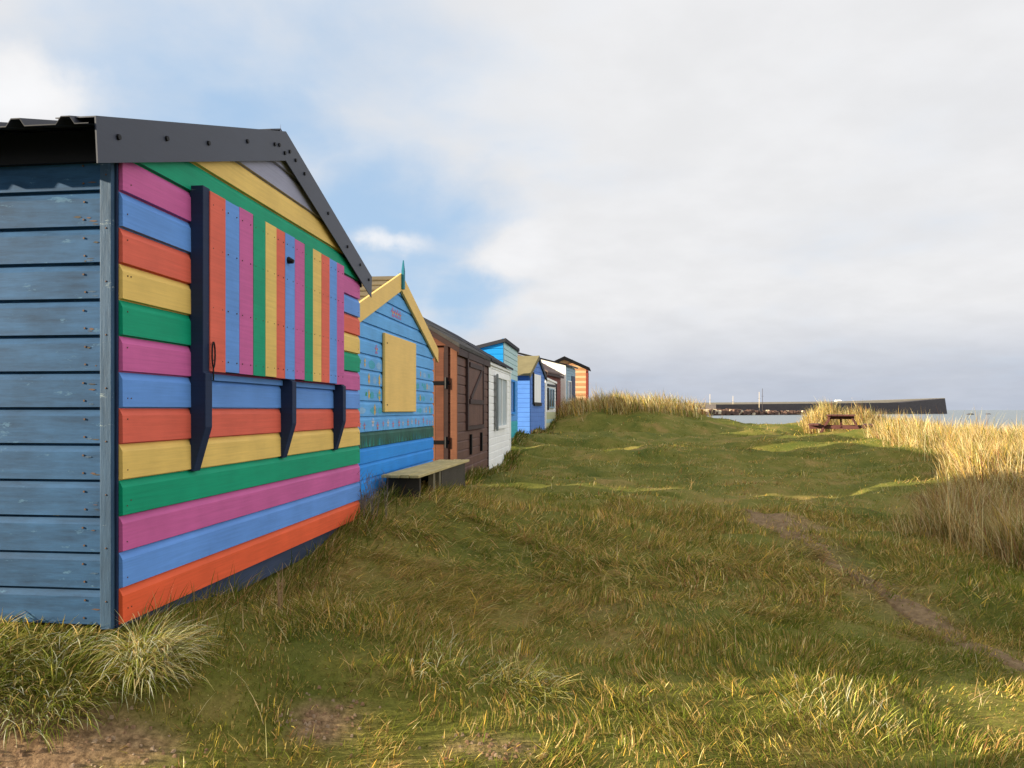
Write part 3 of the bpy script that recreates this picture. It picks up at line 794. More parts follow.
def hut_neighbour():
    # the next hut along, just left of the photographer: its shade lies on the foreground
    B = .5; w = 2.6; dep = 2.5
    t = hut('beach_hut', 'plain grey-blue beach hut left of the viewer', row(-1.95, -1.4, B), PHI, w, dep)
    PK, ZP, S = 1.3, 2.5, .34
    f = MB(); cladding(f, (0, 0, 0), Y, X, gable_ext(0, w, PK, ZP - .05, S), 0, 18, .14, BLUEGREY); f.build('wall', t)
    s = MB()
    cladding(s, (0, 0, 0), X, -Y, flat_ext(-dep, -.002, 2.0), 0, 15, .14, BLUEGREY); cladding(s, (0, w, 0), X, Y, flat_ext(-dep, -.002, 2.0), 0, 15, .14, BLUEGREY); cladding(s, (-dep, 0, 0), Y, -X, gable_ext(0, w, PK, ZP - .05, S), 0, 18, .14, BLUEGREY); s.build('wall', t)
    r = MB()
    for sg in (-1, 1):
        q = [(PK, ZP - .05), (PK + sg * 1.42, ZP - .05 - S * 1.42), (PK + sg * 1.42, ZP - S * 1.42), (PK, ZP)]
        r.ex_x(q if sg > 0 else q[::-1], -dep - .1, .1, FELTDARK)
    r.build('roof', t)
    d = MB(); d.box(.02, .05, .85, 1.75, .1, 1.85, WHITE); d.build('door', t)
hut_neighbour()

def hut_shade_blocker():
    # unseen hut added behind the row; its shade closes the gap on far turf
    B = .75; w = 2.9; dep = 2.2
    t = hut('beach_hut', 'added unseen cream hut behind the periwinkle hut, shading the far turf', row(-3.3, 23.6, B), PHI, w, dep)
    PK, ZP, S = 1.45, 2.5, .3
    f = MB(); cladding(f, (0, 0, 0), Y, X, gable_ext(0, w, PK, ZP - .05, S), 0, 18, .14, STRIPEC); f.build('wall', t)
    s = MB(); T = ZP - .05 - S * PK
    cladding(s, (0, 0, 0), X, -Y, flat_ext(-dep, -.002), 0, 18, .14, STRIPEC, top=T); cladding(s, (0, w, 0), X, Y, flat_ext(-dep, -.002), 0, 18, .14, STRIPEC, top=T); cladding(s, (-dep, 0, 0), Y, -X, gable_ext(0, w, PK, ZP - .05, S), 0, 18, .14, STRIPEC); s.build('wall', t)
    r = MB()
    for sg in (-1, 1):
        q = [(PK, ZP - .05), (PK + sg * 1.55, ZP - .05 - S * 1.55), (PK + sg * 1.55, ZP - S * 1.55), (PK, ZP)]
        r.ex_x(q if sg > 0 else q[::-1], -dep - .1, .1, FELTDARK)
    r.build('roof', t)
    d = MB(); d.box(.02, .05, 1.0, 1.9, .1, 1.85, WHITE); d.build('door', t)
hut_shade_blocker()

# ------------------------------------------------------------------ bench
def bench():
    zt = .90
    o = (-.85, 7.0)
    phi = R(8.5); Ln = 2.25; W = .37
    zg = hz(*o)
    t = empty('bench', (o[0], o[1], zt - .34), -phi)
    tag(t, 'low weathered plank bench in front of the blue and brown huts', 'bench')
    H = .34
    for k in range(4):
        s = MB(); x0 = -W + k * W / 4
        s.box(x0 + .004, x0 + W / 4 - .004, -.02 + random.uniform(-.02, .02), Ln + random.uniform(-.03, .03), H - .028, H + random.uniform(-.003, .003), OLD); s.build('seat_plank', t, .004)
    for y, m in ((.1, OLDDK), (Ln - .16, OLDDK)):
        l = MB(); l.box(-W + .02, -.03, y, y + .05, -.35, H - .03, m); l.build('end_panel', t)
    LEGW = PM('grey_weathered_leg', 112, 104, 82, var=.35, bump=.6, grain=(60, 60, 4))
    for y in (.62, .86):
        l = MB(); l.box(-.085, -.03, y, y + .08, -.35, H - .03, LEGW); l.build('leg', t, .004)
    l = MB(); l.box(-W + .04, -W + .08, .15, Ln - .16, -.3, H - .03, OLDDK); l.build('back_panel', t)
    l = MB(); l.box(-.06, -.03, .96, Ln - .17, -.3, H - .03, OLDDK); l.build('front_panel', t)
bench()

# ------------------------------------------------------------------ picnic table
def picnic():
    x, y, _ = at(841, 436, 25)
    z = hz(x, y)
    t = empty('picnic_table', (x, y, z - .13), R(-25)); t.scale = (1.08, 1.08, 1.02)
    tag(t, 'dark red-brown wooden picnic table with two attached seats on the far turf', 'picnic table')
    L2 = .72
    for k in range(5):
        m = MB(); m.box(-.39 + k * .157, -.39 + k * .157 + .147, -L2, L2, .70, .745, TABLE); m.build('top_plank', t)
    for sg in (-1, 1):
        for k in range(2):
            m = MB(); x0 = sg * (.60 + k * .145); a, b = sorted((x0, x0 + sg * .137)); m.box(a, b, -L2, L2, .40, .445, TABLE); m.build('seat_plank', t)
    for yy in (-.5, .5):
        for sg in (-1, 1):
            m = MB(); m.beam((sg * .28, yy + sg * .001, .698), (sg * .68, yy + sg * .001, -.06), .045, .11, TABLE, (0, 1, 0)); m.build('leg', t)
        m = MB(); m.box(-.88, .88, yy + .05, yy + .095, .29, .398, TABLE); m.build('cross_beam', t)
        m = MB(); m.box(-.36, .36, yy + .05, yy + .095, .60, .698, TABLE); m.build('cross_beam', t)
    m = MB(); m.beam((0, -.46, .33), (0, -.02, .68), .045, .08, TABLE); m.beam((0, .46, .33), (0, .02, .68), .045, .08, TABLE); m.build('brace', t)
picnic()

# ------------------------------------------------------------------ harbour wall and distance
def distance():
    STONE = PM('dark_harbour_stone', 72, 66, 66, var=.3, grain=(.3, .3, .8), bump=.0); PALE = PM('pale_harbour_stone', 214, 198, 168, var=.12, grain=(.2, .2, .5), bump=0); RUB = PM('red_sandstone', 108, 86, 76, var=.4, grain=(.8, .8, .8), bump=0)
    A = at(716, 404, 470); Bp = at(836, 403, 560); C = at(945, 398.4, 640)
    t = empty('harbour_wall', (A[0], A[1], -1.7)); tag(t, 'long dark stone harbour wall across the bay with a pale upper walkway', 'harbour wall')
    def seg(p, q, zt0, zt1, zb, thick, mat, name, batter=0, end=0):
        m = MB(); dx, dy = q[0] - p[0], q[1] - p[1]; l = math.hypot(dx, dy); nx_, ny_ = -dy / l * thick, dx / l * thick
        ex, ey = dx / l * end, dy / l * end
        o = t.location
        lo = [(p[0] - o.x, p[1] - o.y, zb), (q[0] + ex - o.x, q[1] + ey - o.y, zb), (q[0] + ex + nx_ - o.x, q[1] + ey + ny_ - o.y, zb), (p[0] + nx_ - o.x, p[1] + ny_ - o.y, zb)]
        hi = [(p[0] - o.x, p[1] - o.y, zt0 - o.z), (q[0] - o.x, q[1] - o.y, zt1 - o.z), (q[0] + nx_ - o.x, q[1] + ny_ - o.y, zt1 - o.z), (p[0] + nx_ - o.x, p[1] + ny_ - o.y, zt0 - o.z)]
        m.hexa(lo, hi, mat); return m.build(name, t)
    P2 = at(900, 402.3, 600)
    seg(A, Bp, A[2] - .3, Bp[2] - .2, -.5, 9, STONE, 'wall'); seg(Bp, P2, Bp[2] - .2, P2[2] - .2, -.5, 9.2, STONE, 'wall'); seg(P2, C, P2[2] - .2, C[2], -.5, 9.4, STONE, 'wall', end=4)
    D0 = at(680, 402.8, 476); D1 = at(838, 401.4, 574); D2 = at(945, 397.9, 652)
    o = t.location
    m = MB()
    for p, q in ((D0, D1), (D1, D2)):
        m.hexa([(p[0] - o.x, p[1] - o.y, p[2] - o.z - 3), (q[0] - o.x, q[1] - o.y, q[2] - o.z - 3), (q[0] - o.x - 1, q[1] - o.y + 2, q[2] - o.z - 3), (p[0] - o.x - 1, p[1] - o.y + 2, p[2] - o.z - 3)],
               [(p[0] - o.x, p[1] - o.y, p[2] - o.z), (q[0] - o.x, q[1] - o.y, q[2] - o.z), (q[0] - o.x - 1, q[1] - o.y + 2, q[2] - o.z), (p[0] - o.x - 1, p[1] - o.y + 2, p[2] - o.z)], PALE)
    m.build('parapet', t)
    r = MB()   # rubble at the foot
    for k in range(420):
        u = random.random() ** 1.3; px = 700 + u * 135; D = 452 + u * 92
        x = (px - 512) / F * D; y = D - random.uniform(0, 12)
        s = random.uniform(.5, 1.6) * (1.2 - .5 * u); z = -1.7 + random.uniform(0, 3.2) * (1 - .5 * u)
        vs = [Vector((random.uniform(.6, 1) * a, random.uniform(.6, 1) * b, random.uniform(.5, .9) * c)) * s + Vector((x, y, z)) for a, b, c in ((-1, -1, -1), (1, -1, -1), (1, 1, -1), (-1, 1, -1), (-1, -1, 1), (1, -1, 1), (1, 1, 1), (-1, 1, 1))]
        r.hexa(vs[:4], vs[4:], RUB if random.random() < .9 else PALE)
    tag(r.build('rubble'), 'reddish tumbled boulders along the foot of the harbour wall', 'rubble', kind='stuff')
    # small white building on the pier
    x, y, z = at(838, 401.5, 585)
    h = empty('pier_building', (x, y, z - 2)); tag(h, 'tiny white building on top of the harbour wall', 'building')
    b = MB(); b.box(-2.0, 2.0, -2, 2, 0, 2.4, WHITE); b.build('wall', h)
    b = MB(); b.ex_x([(-2.3, 2.4), (2.3, 2.4), (0, 3.3)], -2.1, 2.1, WHITE); b.build('roof', h)
    for px, py, D, lab in ((762.4, 388.5, 480, 'tall dark mast standing behind the harbour wall'), (759.2, 392, 492, 'pale mast just left of the tall dark mast behind the harbour wall'), (733, 396, 485, 'faint short mast above the middle of the rubble'), (710, 394, 482, 'leftmost thin mast above the harbour wall')):
        x, y, z = at(px, py, D); m = MB(); m.bar((0, 0, 0), (0, 0, z + 1.0), .2, .12, STONE if px > 760 else PALE, 6); m.bar((-.9, 0, (z + 1) * .7), (.9, 0, (z + 1) * .7), .07, .07, STONE, 5)
        ob = m.build('mast'); ob.location = (x, y, -1.0); tag(ob, lab, 'mast', 'masts behind the harbour wall')
    for px, py, D, s, lab in ((970, 413, 520, 1.2, 'low dark rock awash near the end of the harbour wall'), (988, 412.6, 560, .9, 'smaller dark rock farther right in the sea')):
        x, y, z = at(px, py, D); bm = bmesh.new(); bmesh.ops.create_icosphere(bm, subdivisions=2, radius=1)
        for v in bm.verts: v.co = Vector((v.co.x * 2.2, v.co.y * 1.2, v.co.z * .7)) * s * random.uniform(.8, 1.15)
        me = bpy.data.meshes.new('sea_rock'); bm.to_mesh(me); bm.free(); me.materials.append(STONE)
        ob = bpy.data.objects.new('sea_rock', me); col.objects.link(ob); ob.location = (x, y, -1.6); tag(ob, lab, 'rock', 'rocks in the sea')
    # low buildings showing over the dune
    ROOFG = PM('grey_green_roof', 138, 146, 138, var=.15)
    for px0, px1, py, D, lab in ((615, 631, 394, 95, 'low grey-green roofed building peeking over the left dune'), (662, 681, 398.5, 110, 'second low grey roof over the dune, nearer the harbour wall')):
        x0, y, z = at(px0, py, D); x1 = at(px1, py, D)[0]; w = x1 - x0
        h = empty('low_building', ((x0 + x1) / 2, y, hz((x0 + x1) / 2, y))); tag(h, lab, 'building'); zz = z - h.location.z
        b = MB(); b.box(-w / 2 + .15, w / 2 - .15, .1, 4, 0, zz - .45, WHITE); b.build('wall', h)
        b = MB(); b.ex_x([(0, zz - .45), (4.1, zz - .45), (4.1, zz - .35), (2.05, zz), (0, zz - .35)], -w / 2, w / 2, ROOFG); b.build('roof', h)
distance()

# ------------------------------------------------------------------ grass
def blade_material(name, trans=.4):
    m, nt, out = new_mat(name); L = nt.links.new
    a = N(nt, 'ShaderNodeAttribute', attribute_name='Col')
    d = N(nt, 'ShaderNodeBsdfDiffuse', Roughness=.6); tr = N(nt, 'ShaderNodeBsdfTranslucent'); mx = N(nt, 'ShaderNodeMixShader'); mx.inputs[0].default_value = trans
    L(a.outputs['Color'], d.inputs['Color']); L(a.outputs['Color'], tr.inputs['Color'])
    L(d.outputs[0], mx.inputs[1]); L(tr.outputs[0], mx.inputs[2]); L(mx.outputs[0], out.inputs[0])
    return m
BLADE = blade_material('grass_blade')

def blades(pos, h, wid, az, lean, curl, cols, segs=2, roll=None):
    """arrays -> vertices, quads, tris, colours for tapering bent blades"""
    n = len(pos)
    if roll is None: roll = rng.uniform(-.9, .9, n)
    hd = np.stack([np.cos(az), np.sin(az), np.zeros(n)], 1)
    sd = np.stack([-np.sin(az + roll), np.cos(az + roll), np.zeros(n)], 1)
    up = np.array([0, 0, 1.0])
    c = [pos - up * .012]
    for k in range(segs):
        th = lean + curl * (k + .5) / segs
        c.append(c[-1] + (h / segs)[:, None] * (hd * np.sin(th)[:, None] + up * np.cos(th)[:, None]))
    V = []
    for k in range(segs):
        w = wid * (1 - .45 * (k / segs) ** 1.5) * .5
        V += [c[k] - sd * w[:, None], c[k] + sd * w[:, None]]
    V.append(c[segs])
    m = 2 * segs + 1
    VV = np.stack(V, 1).reshape(-1, 3)
    base = (np.arange(n) * m)[:, None]
    qs = [base + np.array([[2 * k, 2 * k + 1, 2 * k + 3, 2 * k + 2]]) for k in range(segs - 1)]
    qd = np.concatenate(qs) if qs else None
    tr = base + np.array([[2 * segs - 2, 2 * segs - 1, 2 * segs]])
    return VV, qd, tr, np.repeat(cols, m, 0)

class Grass:
    def __init__(s): s.V = []; s.Q = []; s.T = []; s.C = []; s.n = 0
    def add(s, *a, **k):
        V, Q, T, C = blades(*a, **k)
        s.V.append(V); s.C.append(C)
        if Q is not None: s.Q.append(Q + s.n)
        s.T.append(T + s.n); s.n += len(V)
    def build(s, name, origin=None):
        V = np.concatenate(s.V)
        if origin is not None: V = V - np.array(origin)
        o = np_mesh(name, V, np.concatenate(s.Q) if s.Q else None, np.concatenate(s.T), np.concatenate(s.C), mat=BLADE)
        if origin is not None: o.location = origin
        return o

def in_hut(x, y, mar=0.0):
    r = np.zeros(len(x), bool)
    for ox, oy, phi, w, d in HUTS:
        dx, dy = x - ox, y - oy
        u = dx * math.cos(phi) - dy * math.sin(phi); v = dx * math.sin(phi) + dy * math.cos(phi)
        r |= (u < .01 + mar) & (u > -d) & (v > -.02 - mar) & (v < w + .02 + mar)
    return r

PAL = np.array([lin(86, 102, 40), lin(116, 124, 52), lin(146, 138, 70), lin(170, 144, 90), lin(198, 172, 116), lin(228, 210, 160), lin(230, 194, 96), lin(154, 112, 78)])
#               dark green       green           olive            tan              straw            pale straw       golden          russet
def colours(w):
    """w: (n, 8) weights"""
    w = w / w.sum(1, keepdims=True); cdf = np.cumsum(w, 1)
    k = (rng.random(len(w))[:, None] > cdf).sum(1).clip(0, 7)
    c = PAL[k] * rng.uniform(.62, 1.32, (len(w), 1))
    c *= 1 + rng.normal(0, .05, (len(w), 3))
    return c.clip(.005, .9)

def dune_mask(x, y):
    """tall marram on the right-hand dune and the far mound"""
    d = np.hypot(x, y)
    nse = (fbm(x * .5 + 31, y * .5 + 7, 3) - .5)
    px = 512 + F * x / np.maximum(y, .1)
    # right dune: right of a line from (4.6,7) to (6.8,13) to (9.2,19) to (10.2,27)
    lx = np.interp(y, [4.5, 5.8, 6.4, 7.6, 9, 10, 13, 19, 22.4, 23.8, 26, 26.8, 30, 33, 36, 44], [9, 4.6, 3.8, 3.8, 5.1, 5.9, 7.4, 8.9, 11.1, 12.4, 12.7, 10.5, 11.6, 12.6, 14, 16])
    m = sstep(-.25, .5, x - lx + nse * 1.3) * sstep(5.0, 6.4, y)
    # far mound in front of the last huts
    lo = np.interp(x, [0, 2.5, 5, 7, 9, 12, 15], [27.6, 27.2, 26.8, 27.6, 30, 37, 39])
    m2 = sstep(0, 1.0, y - lo + nse * 3) * sstep(1.2, 2.6, x) * np.maximum(1 - sstep(7.3, 8.0, x), .9 * np.exp(-((x - 8.75) / .35) ** 2 - ((y - 29.5) / .7) ** 2)) * (1 - sstep(43, 47, y))
    return np.maximum(m, m2)

def scatter(n, d0, d1, px0=-60, px1=1090):
    D = np.sqrt(rng.uniform(d0 ** 2, d1 ** 2, n)); px = rng.uniform(px0, px1, n)
    return (px - 512) / F * D, D

def lawn():
    G = Grass()
    for n, d0, d1, wid, h0, h1 in ((160000, 1.9, 5.2, .0036, .03, .09), (130000, 5.2, 9, .0056, .04, .12), (140000, 9, 20, .008, .03, .075), (90000, 20, 44, .016, .03, .09)):
        x, y = scatter(n, d0, d1)
        z = height(x, y)
        soil = soil_mask(x, y) - .35 * (path_dist(x, y) < .35); dm = dune_mask(x, y)
        long_ = sstep(.44, .66, fbm(x * .8 + 2, y * .8 + 51, 3))       # rank patches
        bank = np.exp(-((x + .45) ** 2 / 1.6 + (y - 5.6) ** 2 / 3.5))       # long flopped grass on the bank by the bench
        long_ = np.maximum(long_ * .8, bank) * sstep(3.5, 4.6, y)
        clump = .5 * vnoise(x * 9, y * 9) + .5 * vnoise(x * 2.3 + 8, y * 2.9); clump = sstep(.2, .8, clump)
        keep = (rng.random(n) > sstep(.1, .7, soil) * .97) & (rng.random(n) < (.55 if d0 < 5 else .3) + 1.0 * clump + .3 * long_) & ~in_hut(x, y) & (rng.random(n) > dm * .35)
        x, y, z, long_, bank, soil, clump = (a[keep] for a in (x, y, z, long_, bank, soil, clump)); k = len(x)
        h = rng.uniform(h0, h1, k) * (.45 + .9 * clump) * (1 + (1.0 if d0 < 5 else 1.5) * long_)
        lean = np.abs(rng.normal(.7, .35, k)) + .4 * long_
        curl = rng.uniform(.1, .9, k) + .6 * long_
        az = rng.uniform(0, 2 * math.pi, k)
        az = np.where(rng.random(k) < .55, (fbm(x * .9 + 70, y * .9, 2) - .5) * 9, az)
        t = fbm(x * .55 + 13, y * .7 + 29, 4)                               # green <-> tawny patches
        tw = (sstep(.40, .55, t) * .85 + .5 * bank + .2 * long_ + .35 * sstep(.55, .75, vnoise(x * 3.1 + 4, y * 3.7)))[:, None].clip(0, 1)
        near = sstep(4.0, 3.2, y)[:, None] if False else (1 - sstep(3.6, 4.6, y))[:, None]
        wg = np.array([[.30, .34, .22, .08, .04, .015, .01, .01]]); wt = np.array([[.07, .16, .26, .26, .15, .05, .03, .06]])
        wn = np.array([[.12, .36, .26, .06, .09, .05, .05, .01]])  # near blades yellower: a sunlit look put into their colour mix
        W = (wg * (1 - tw) + wt * tw) * (1 - near * .5) + wn * near * .5
        G.add(np.column_stack([x, y, z]), h, wid * rng.uniform(.7, 1.4, k), az, lean, curl, colours(W) * np.array([1.22, 1.2, 1.06]), segs=3 if d1 < 6 else 2)
    # upright pale seed stalks and long blades catching the light
    for n, d0, d1, wid in ((2600, 2.6, 6, .0026), (2600, 6, 14, .005)):
        x, y = scatter(n, d0, d1); q = fbm(x * 1.7 + 5, y * 1.7 + 90, 3)
        keep = (q > .55) & ~in_hut(x, y) & (soil_mask(x, y) < .3); x, y = x[keep], y[keep]; k = len(x)
        W = np.tile([[0, .1, .15, .15, .3, .25, .05, 0]], (k, 1))
        G.add(np.column_stack([x, y, height(x, y)]), rng.uniform(.07, .19, k) * (1 + .4 * (d0 > 5)), wid * rng.uniform(.7, 1.2, k), rng.uniform(0, 6.28, k), np.abs(rng.normal(.45, .3, k)), rng.uniform(.1, .9, k), colours(W), segs=3)
    # rank growth along the hut walls
    for (ox, oy, phi, w, d), dens in zip(HUTS, (330, 700, 500, 500, 300, 300, 150, 200, 200, 200, 0, 0)):
        if dens == 0: continue
        k = int(dens * w); v = rng.uniform(-.1, w + .15, k); u = np.abs(rng.normal(0, .12, k)) + .02
        x = ox + u * math.cos(phi) + v * math.sin(phi); y = oy - u * math.sin(phi) + v * math.cos(phi)
        W = np.tile([[.35, .25, .15, .1, .08, .04, 0, .05]], (k, 1)); dist = np.hypot(x, y)
        G.add(np.column_stack([x, y, height(x, y)]), rng.uniform(.07, .22, k), .0011 * dist.clip(2.5, 20), rng.normal(-.1, .9, k), np.abs(rng.normal(.35, .25, k)), rng.uniform(.2, 1.0, k), colours(W), segs=3)
    tag(G.build('lawn_grass'), 'rough green and tawny turf covering the ground beside the huts', 'grass', kind='stuff')
lawn()

def marram():
    G = Grass()
    for n, d0, d1, p0, p1, wid, hh in ((70000, 5, 9.5, 850, 1160, .0058, .56), (75000, 9.5, 18, 860, 1150, .0085, .56), (60000, 18, 30, 800, 1120, .014, .72), (110000, 26.5, 45, 545, 1040, .018, .85)):
        x, y = scatter(n, d0, d1, p0, p1); m = dune_mask(x, y)
        cl = .65 * vnoise(x * 1.5 + 9, y * 1.5) + .35 * vnoise(x * 4 + 3, y * 4)
        keep = (rng.random(n) < m * (.06 + 1.25 * sstep(.25, .8, cl))) & ~in_hut(x, y)
        x, y, m, cl = x[keep], y[keep], m[keep], cl[keep]; k = len(x)
        lowfar = 1 - .55 * sstep(36, 41, y) * sstep(7.5, 9, x)
        h = hh * rng.uniform(.5, 1.15, k) * (.4 + .6 * m) * (.4 + .85 * cl) * lowfar
        # swept by the wind
        az = rng.normal(2.6, .9, k); az = np.where(rng.random(k) < .3, rng.uniform(0, 6.28, k), az)
        near = (1 - sstep(8.5, 12, y))[:, None]
        rus = sstep(.42, .6, fbm(x * .7 + 77, y * .7 + 5, 3))[:, None]
        W = np.array([[.04, .10, .10, .10, .26, .28, .10, .02]]) * (1 - near) + near * np.array([[.02, .08, .12, .14, .34, .24, .03, .03]])
        W = W * (1 - rus * .5) + rus * .5 * np.array([[.02, .04, .08, .28, .28, .08, .02, .2]])
        G.add(np.column_stack([x, y, height(x, y)]), h, wid * rng.uniform(.7, 1.3, k), az, np.abs(rng.normal(.18, .16, k)), rng.uniform(.1, .9, k), colours(W), segs=3)
    for n, d0, d1, p0, p1, wid, hh in ((900, 5.5, 10, 860, 1120, .006, .7), (1500, 10, 20, 850, 1120, .009, .85), (900, 20, 30, 790, 1000, .014, .95)):
        x, y = scatter(n, d0, d1, p0, p1); keep = rng.random(n) < dune_mask(x, y) * .8; x, y = x[keep], y[keep]; k = len(x)
        G.add(np.column_stack([x, y, height(x, y)]), hh * rng.uniform(.6, 1.1, k), wid * rng.uniform(.7, 1.2, k), rng.normal(0, 1.2, k), np.abs(rng.normal(.15, .2, k)), rng.uniform(.1, .7, k), colours(np.tile([[0, .03, .1, .15, .32, .3, .05, .05]], (k, 1))), segs=3)
    tag(G.build('marram_grass'), 'tall straw coloured marram grass on the dunes', 'grass', kind='stuff')
marram()

def tussock(label, x, y, n, hgt, spread, W, lean=(.1, .9), wid=.0032, curl=(.5, 1.5), grp='grass tussocks near the striped hut', wind=(.8, -.25)):
    G = Grass()
    a = rng.uniform(0, 6.283, n); r = spread * np.sqrt(rng.random(n))
    X_, Y_ = x + r * np.cos(a), y + r * np.sin(a)
    ok = ~in_hut(X_, Y_, .01); X_, Y_, a, r = X_[ok], Y_[ok], a[ok], r[ok]; k = len(X_)
    h = hgt * rng.uniform(.45, 1.1, k)
    le = np.interp(r / spread, [0, 1], lean) * rng.uniform(.6, 1.3, k)
    az = np.where(rng.random(k) < .45, rng.uniform(0, 6.28, k), a + rng.normal(0, .6, k)); wx, wy = np.cos(az) + wind[0], np.sin(az) + wind[1]; az = np.arctan2(wy, wx)
    G.add(np.column_stack([X_, Y_, height(X_, Y_) + .0]), h, wid * rng.uniform(.7, 1.3, k), az, le, rng.uniform(*curl, k), (colours(np.tile([W], (k, 1))) * 1.45).clip(0, .8), segs=4)
    o = G.build('grass_tussock', (x, y, hz(x, y)))
    tag(o, label, 'grass tussock', grp)
x, y, _ = at(146, 642, 2.95)
tussock('large arching tussock of straw and green blades at the corner of the striped hut', x, y, 1100, .28, .08, [.02, .26, .14, .04, .2, .36, .02, 0], lean=(.1, .7), curl=(.8, 2.0), wid=.0034)
x, y, _ = at(60, 650, 2.86)
tussock('broad green tussock below the weathered blue side wall', x, y, 2000, .17, .21, [.08, .42, .2, .04, .12, .14, .02, 0], lean=(.2, 1.0), curl=(.5, 1.9), wid=.0034)
x, y, _ = at(-40, 690, 2.8)
tussock('green tussock at the left edge of the view, below the blue side wall', x, y, 1500, .2, .2, [.1, .42, .2, .04, .12, .12, .02, 0], lean=(.2, 1.1), wid=.0034)
x, y, _ = at(525, 682, 3.32)
tussock('golden straw tussock alone in the middle of the foreground turf', x, y, 380, .17, .14, [.02, .1, .1, .1, .25, .18, .25, 0], lean=(.3, 1.2), grp='grass tussocks on the foreground turf')
x, y, _ = at(850, 716, 3.28)
tussock('wide tawny tussock with upright pale blades at lower right', x, y, 300, .11, .24, [.04, .2, .15, .1, .25, .18, .08, 0], lean=(.1, .6), curl=(.1, .8), grp='grass tussocks on the foreground turf')
x, y, _ = at(450, 672, 3.3)
tussock('pale green leafy tuft left of the golden tussock', x, y, 260, .15, .2, [.1, .35, .15, .05, .2, .15, 0, 0], lean=(.2, .8), grp='grass tussocks on the foreground turf')
x, y, _ = at(150, 690, 3.0)
tussock('dark green drooping tuft under the hut corner tussock', x, y, 900, .14, .17, [.2, .4, .1, .05, .1, .15, 0, 0], lean=(.3, 1.2), wid=.0032)

def pebbles():
    m = PM('pebble_stone', 150, 128, 104, var=.4, grain=(40, 40, 40)); m2 = PM('clod_earth', 134, 106, 80, var=.4, grain=(40, 40, 40))
    b = MB(); n = 0
    while n < 520:
        if random.random() < .2:
            a = random.random() * 5.6; k = int(a); p = PATH[k] + (PATH[k + 1] - PATH[k]) * (a - k); x, y = p[0] + random.gauss(0, .14), p[1] + random.gauss(0, .1); r = random.uniform(.004, .011)
        else:
            c = random.choice(SOILP[:4]); x, y = c[0] + random.gauss(0, c[3] * .55), c[1] + random.gauss(0, c[4] * .6); r = random.uniform(.002, .009)
        if y < 2.2: continue
        z = hz(x, y) + r * .2; n += 1
        J = lambda: random.uniform(.7, 1.2) * r
        lo = [(x - J(), y - J(), z - r * .6), (x + J(), y - J(), z - r * .6), (x + J(), y + J(), z - r * .6), (x - J(), y + J(), z - r * .6)]
        hi = [(x - J() * .5, y - J() * .5, z + J() * .6), (x + J() * .5, y - J() * .5, z + J() * .6), (x + J() * .5, y + J() * .5, z + J() * .6), (x - J() * .5, y + J() * .5, z + J() * .6)]
        b.hexa(lo, hi, m if random.random() < .35 else m2)
    tag(b.build('pebbles'), 'pebbles and earth crumbs on the bare patches and the path', 'pebbles', kind='stuff')
pebbles()

def stalks():
    x, y, _ = at(278, 640, 3.75); z = hz(x, y)
    D_ = PM('dead_stem', 168, 140, 104, var=.2); m = MB()
    for k in range(9):
        a = random.uniform(0, 6.28); l = random.uniform(.1, .26); tilt = random.uniform(.02, .3)
        p = Vector((random.uniform(-.03, .03), random.uniform(-.03, .03), -.02)); d = Vector((math.cos(a) * tilt, math.sin(a) * tilt, 1)).normalized()
        q_ = p + d * l * .6; e = q_ + (d + Vector((random.uniform(-.2, .2), random.uniform(-.2, .2), 0))).normalized() * l * .4
        m.bar(p, q_, .0028, .0022, D_, 5); m.bar(q_, e, .0022, .0008, D_, 5)
        if k % 3 == 0:
            for j in range(5): 
                b = q_.lerp(e, random.random()); m.bar(b, b + Vector((random.uniform(-.03, .03), random.uniform(-.03, .03), .03)), .0016, .0005, D_, 4)
    o = m.build('dead_plant'); o.location = (x, y, z); tag(o, 'dead brown stalks standing in the shaded turf before the striped hut', 'dead plant')
    x, y, _ = at(362, 520, 6.05); z = hz(x, y); m = MB(); T = PM('grey_twig', 120, 108, 104, var=.2)
    for k in range(40):
        a = random.uniform(0, 6.28); t = random.uniform(.05, .5); l = random.uniform(.2, .42); p = Vector((random.gauss(0, .08), random.gauss(0, .12), -.02))
        d = Vector((math.cos(a) * t, math.sin(a) * t, 1)).normalized(); e = p + d * l
        m.bar(p, e, .0035, .0012, T, 4)
        for j in range(3):
            b = p.lerp(e, random.uniform(.4, .95)); m.bar(b, b + Vector((random.uniform(-.06, .06), random.uniform(-.06, .06), random.uniform(.02, .08))), .0018, .0008, T, 4)
    o = m.build('dead_plant'); o.location = (x, y, z); tag(o, 'twiggy grey weed between the striped hut and the bench', 'dead plant')
stalks()

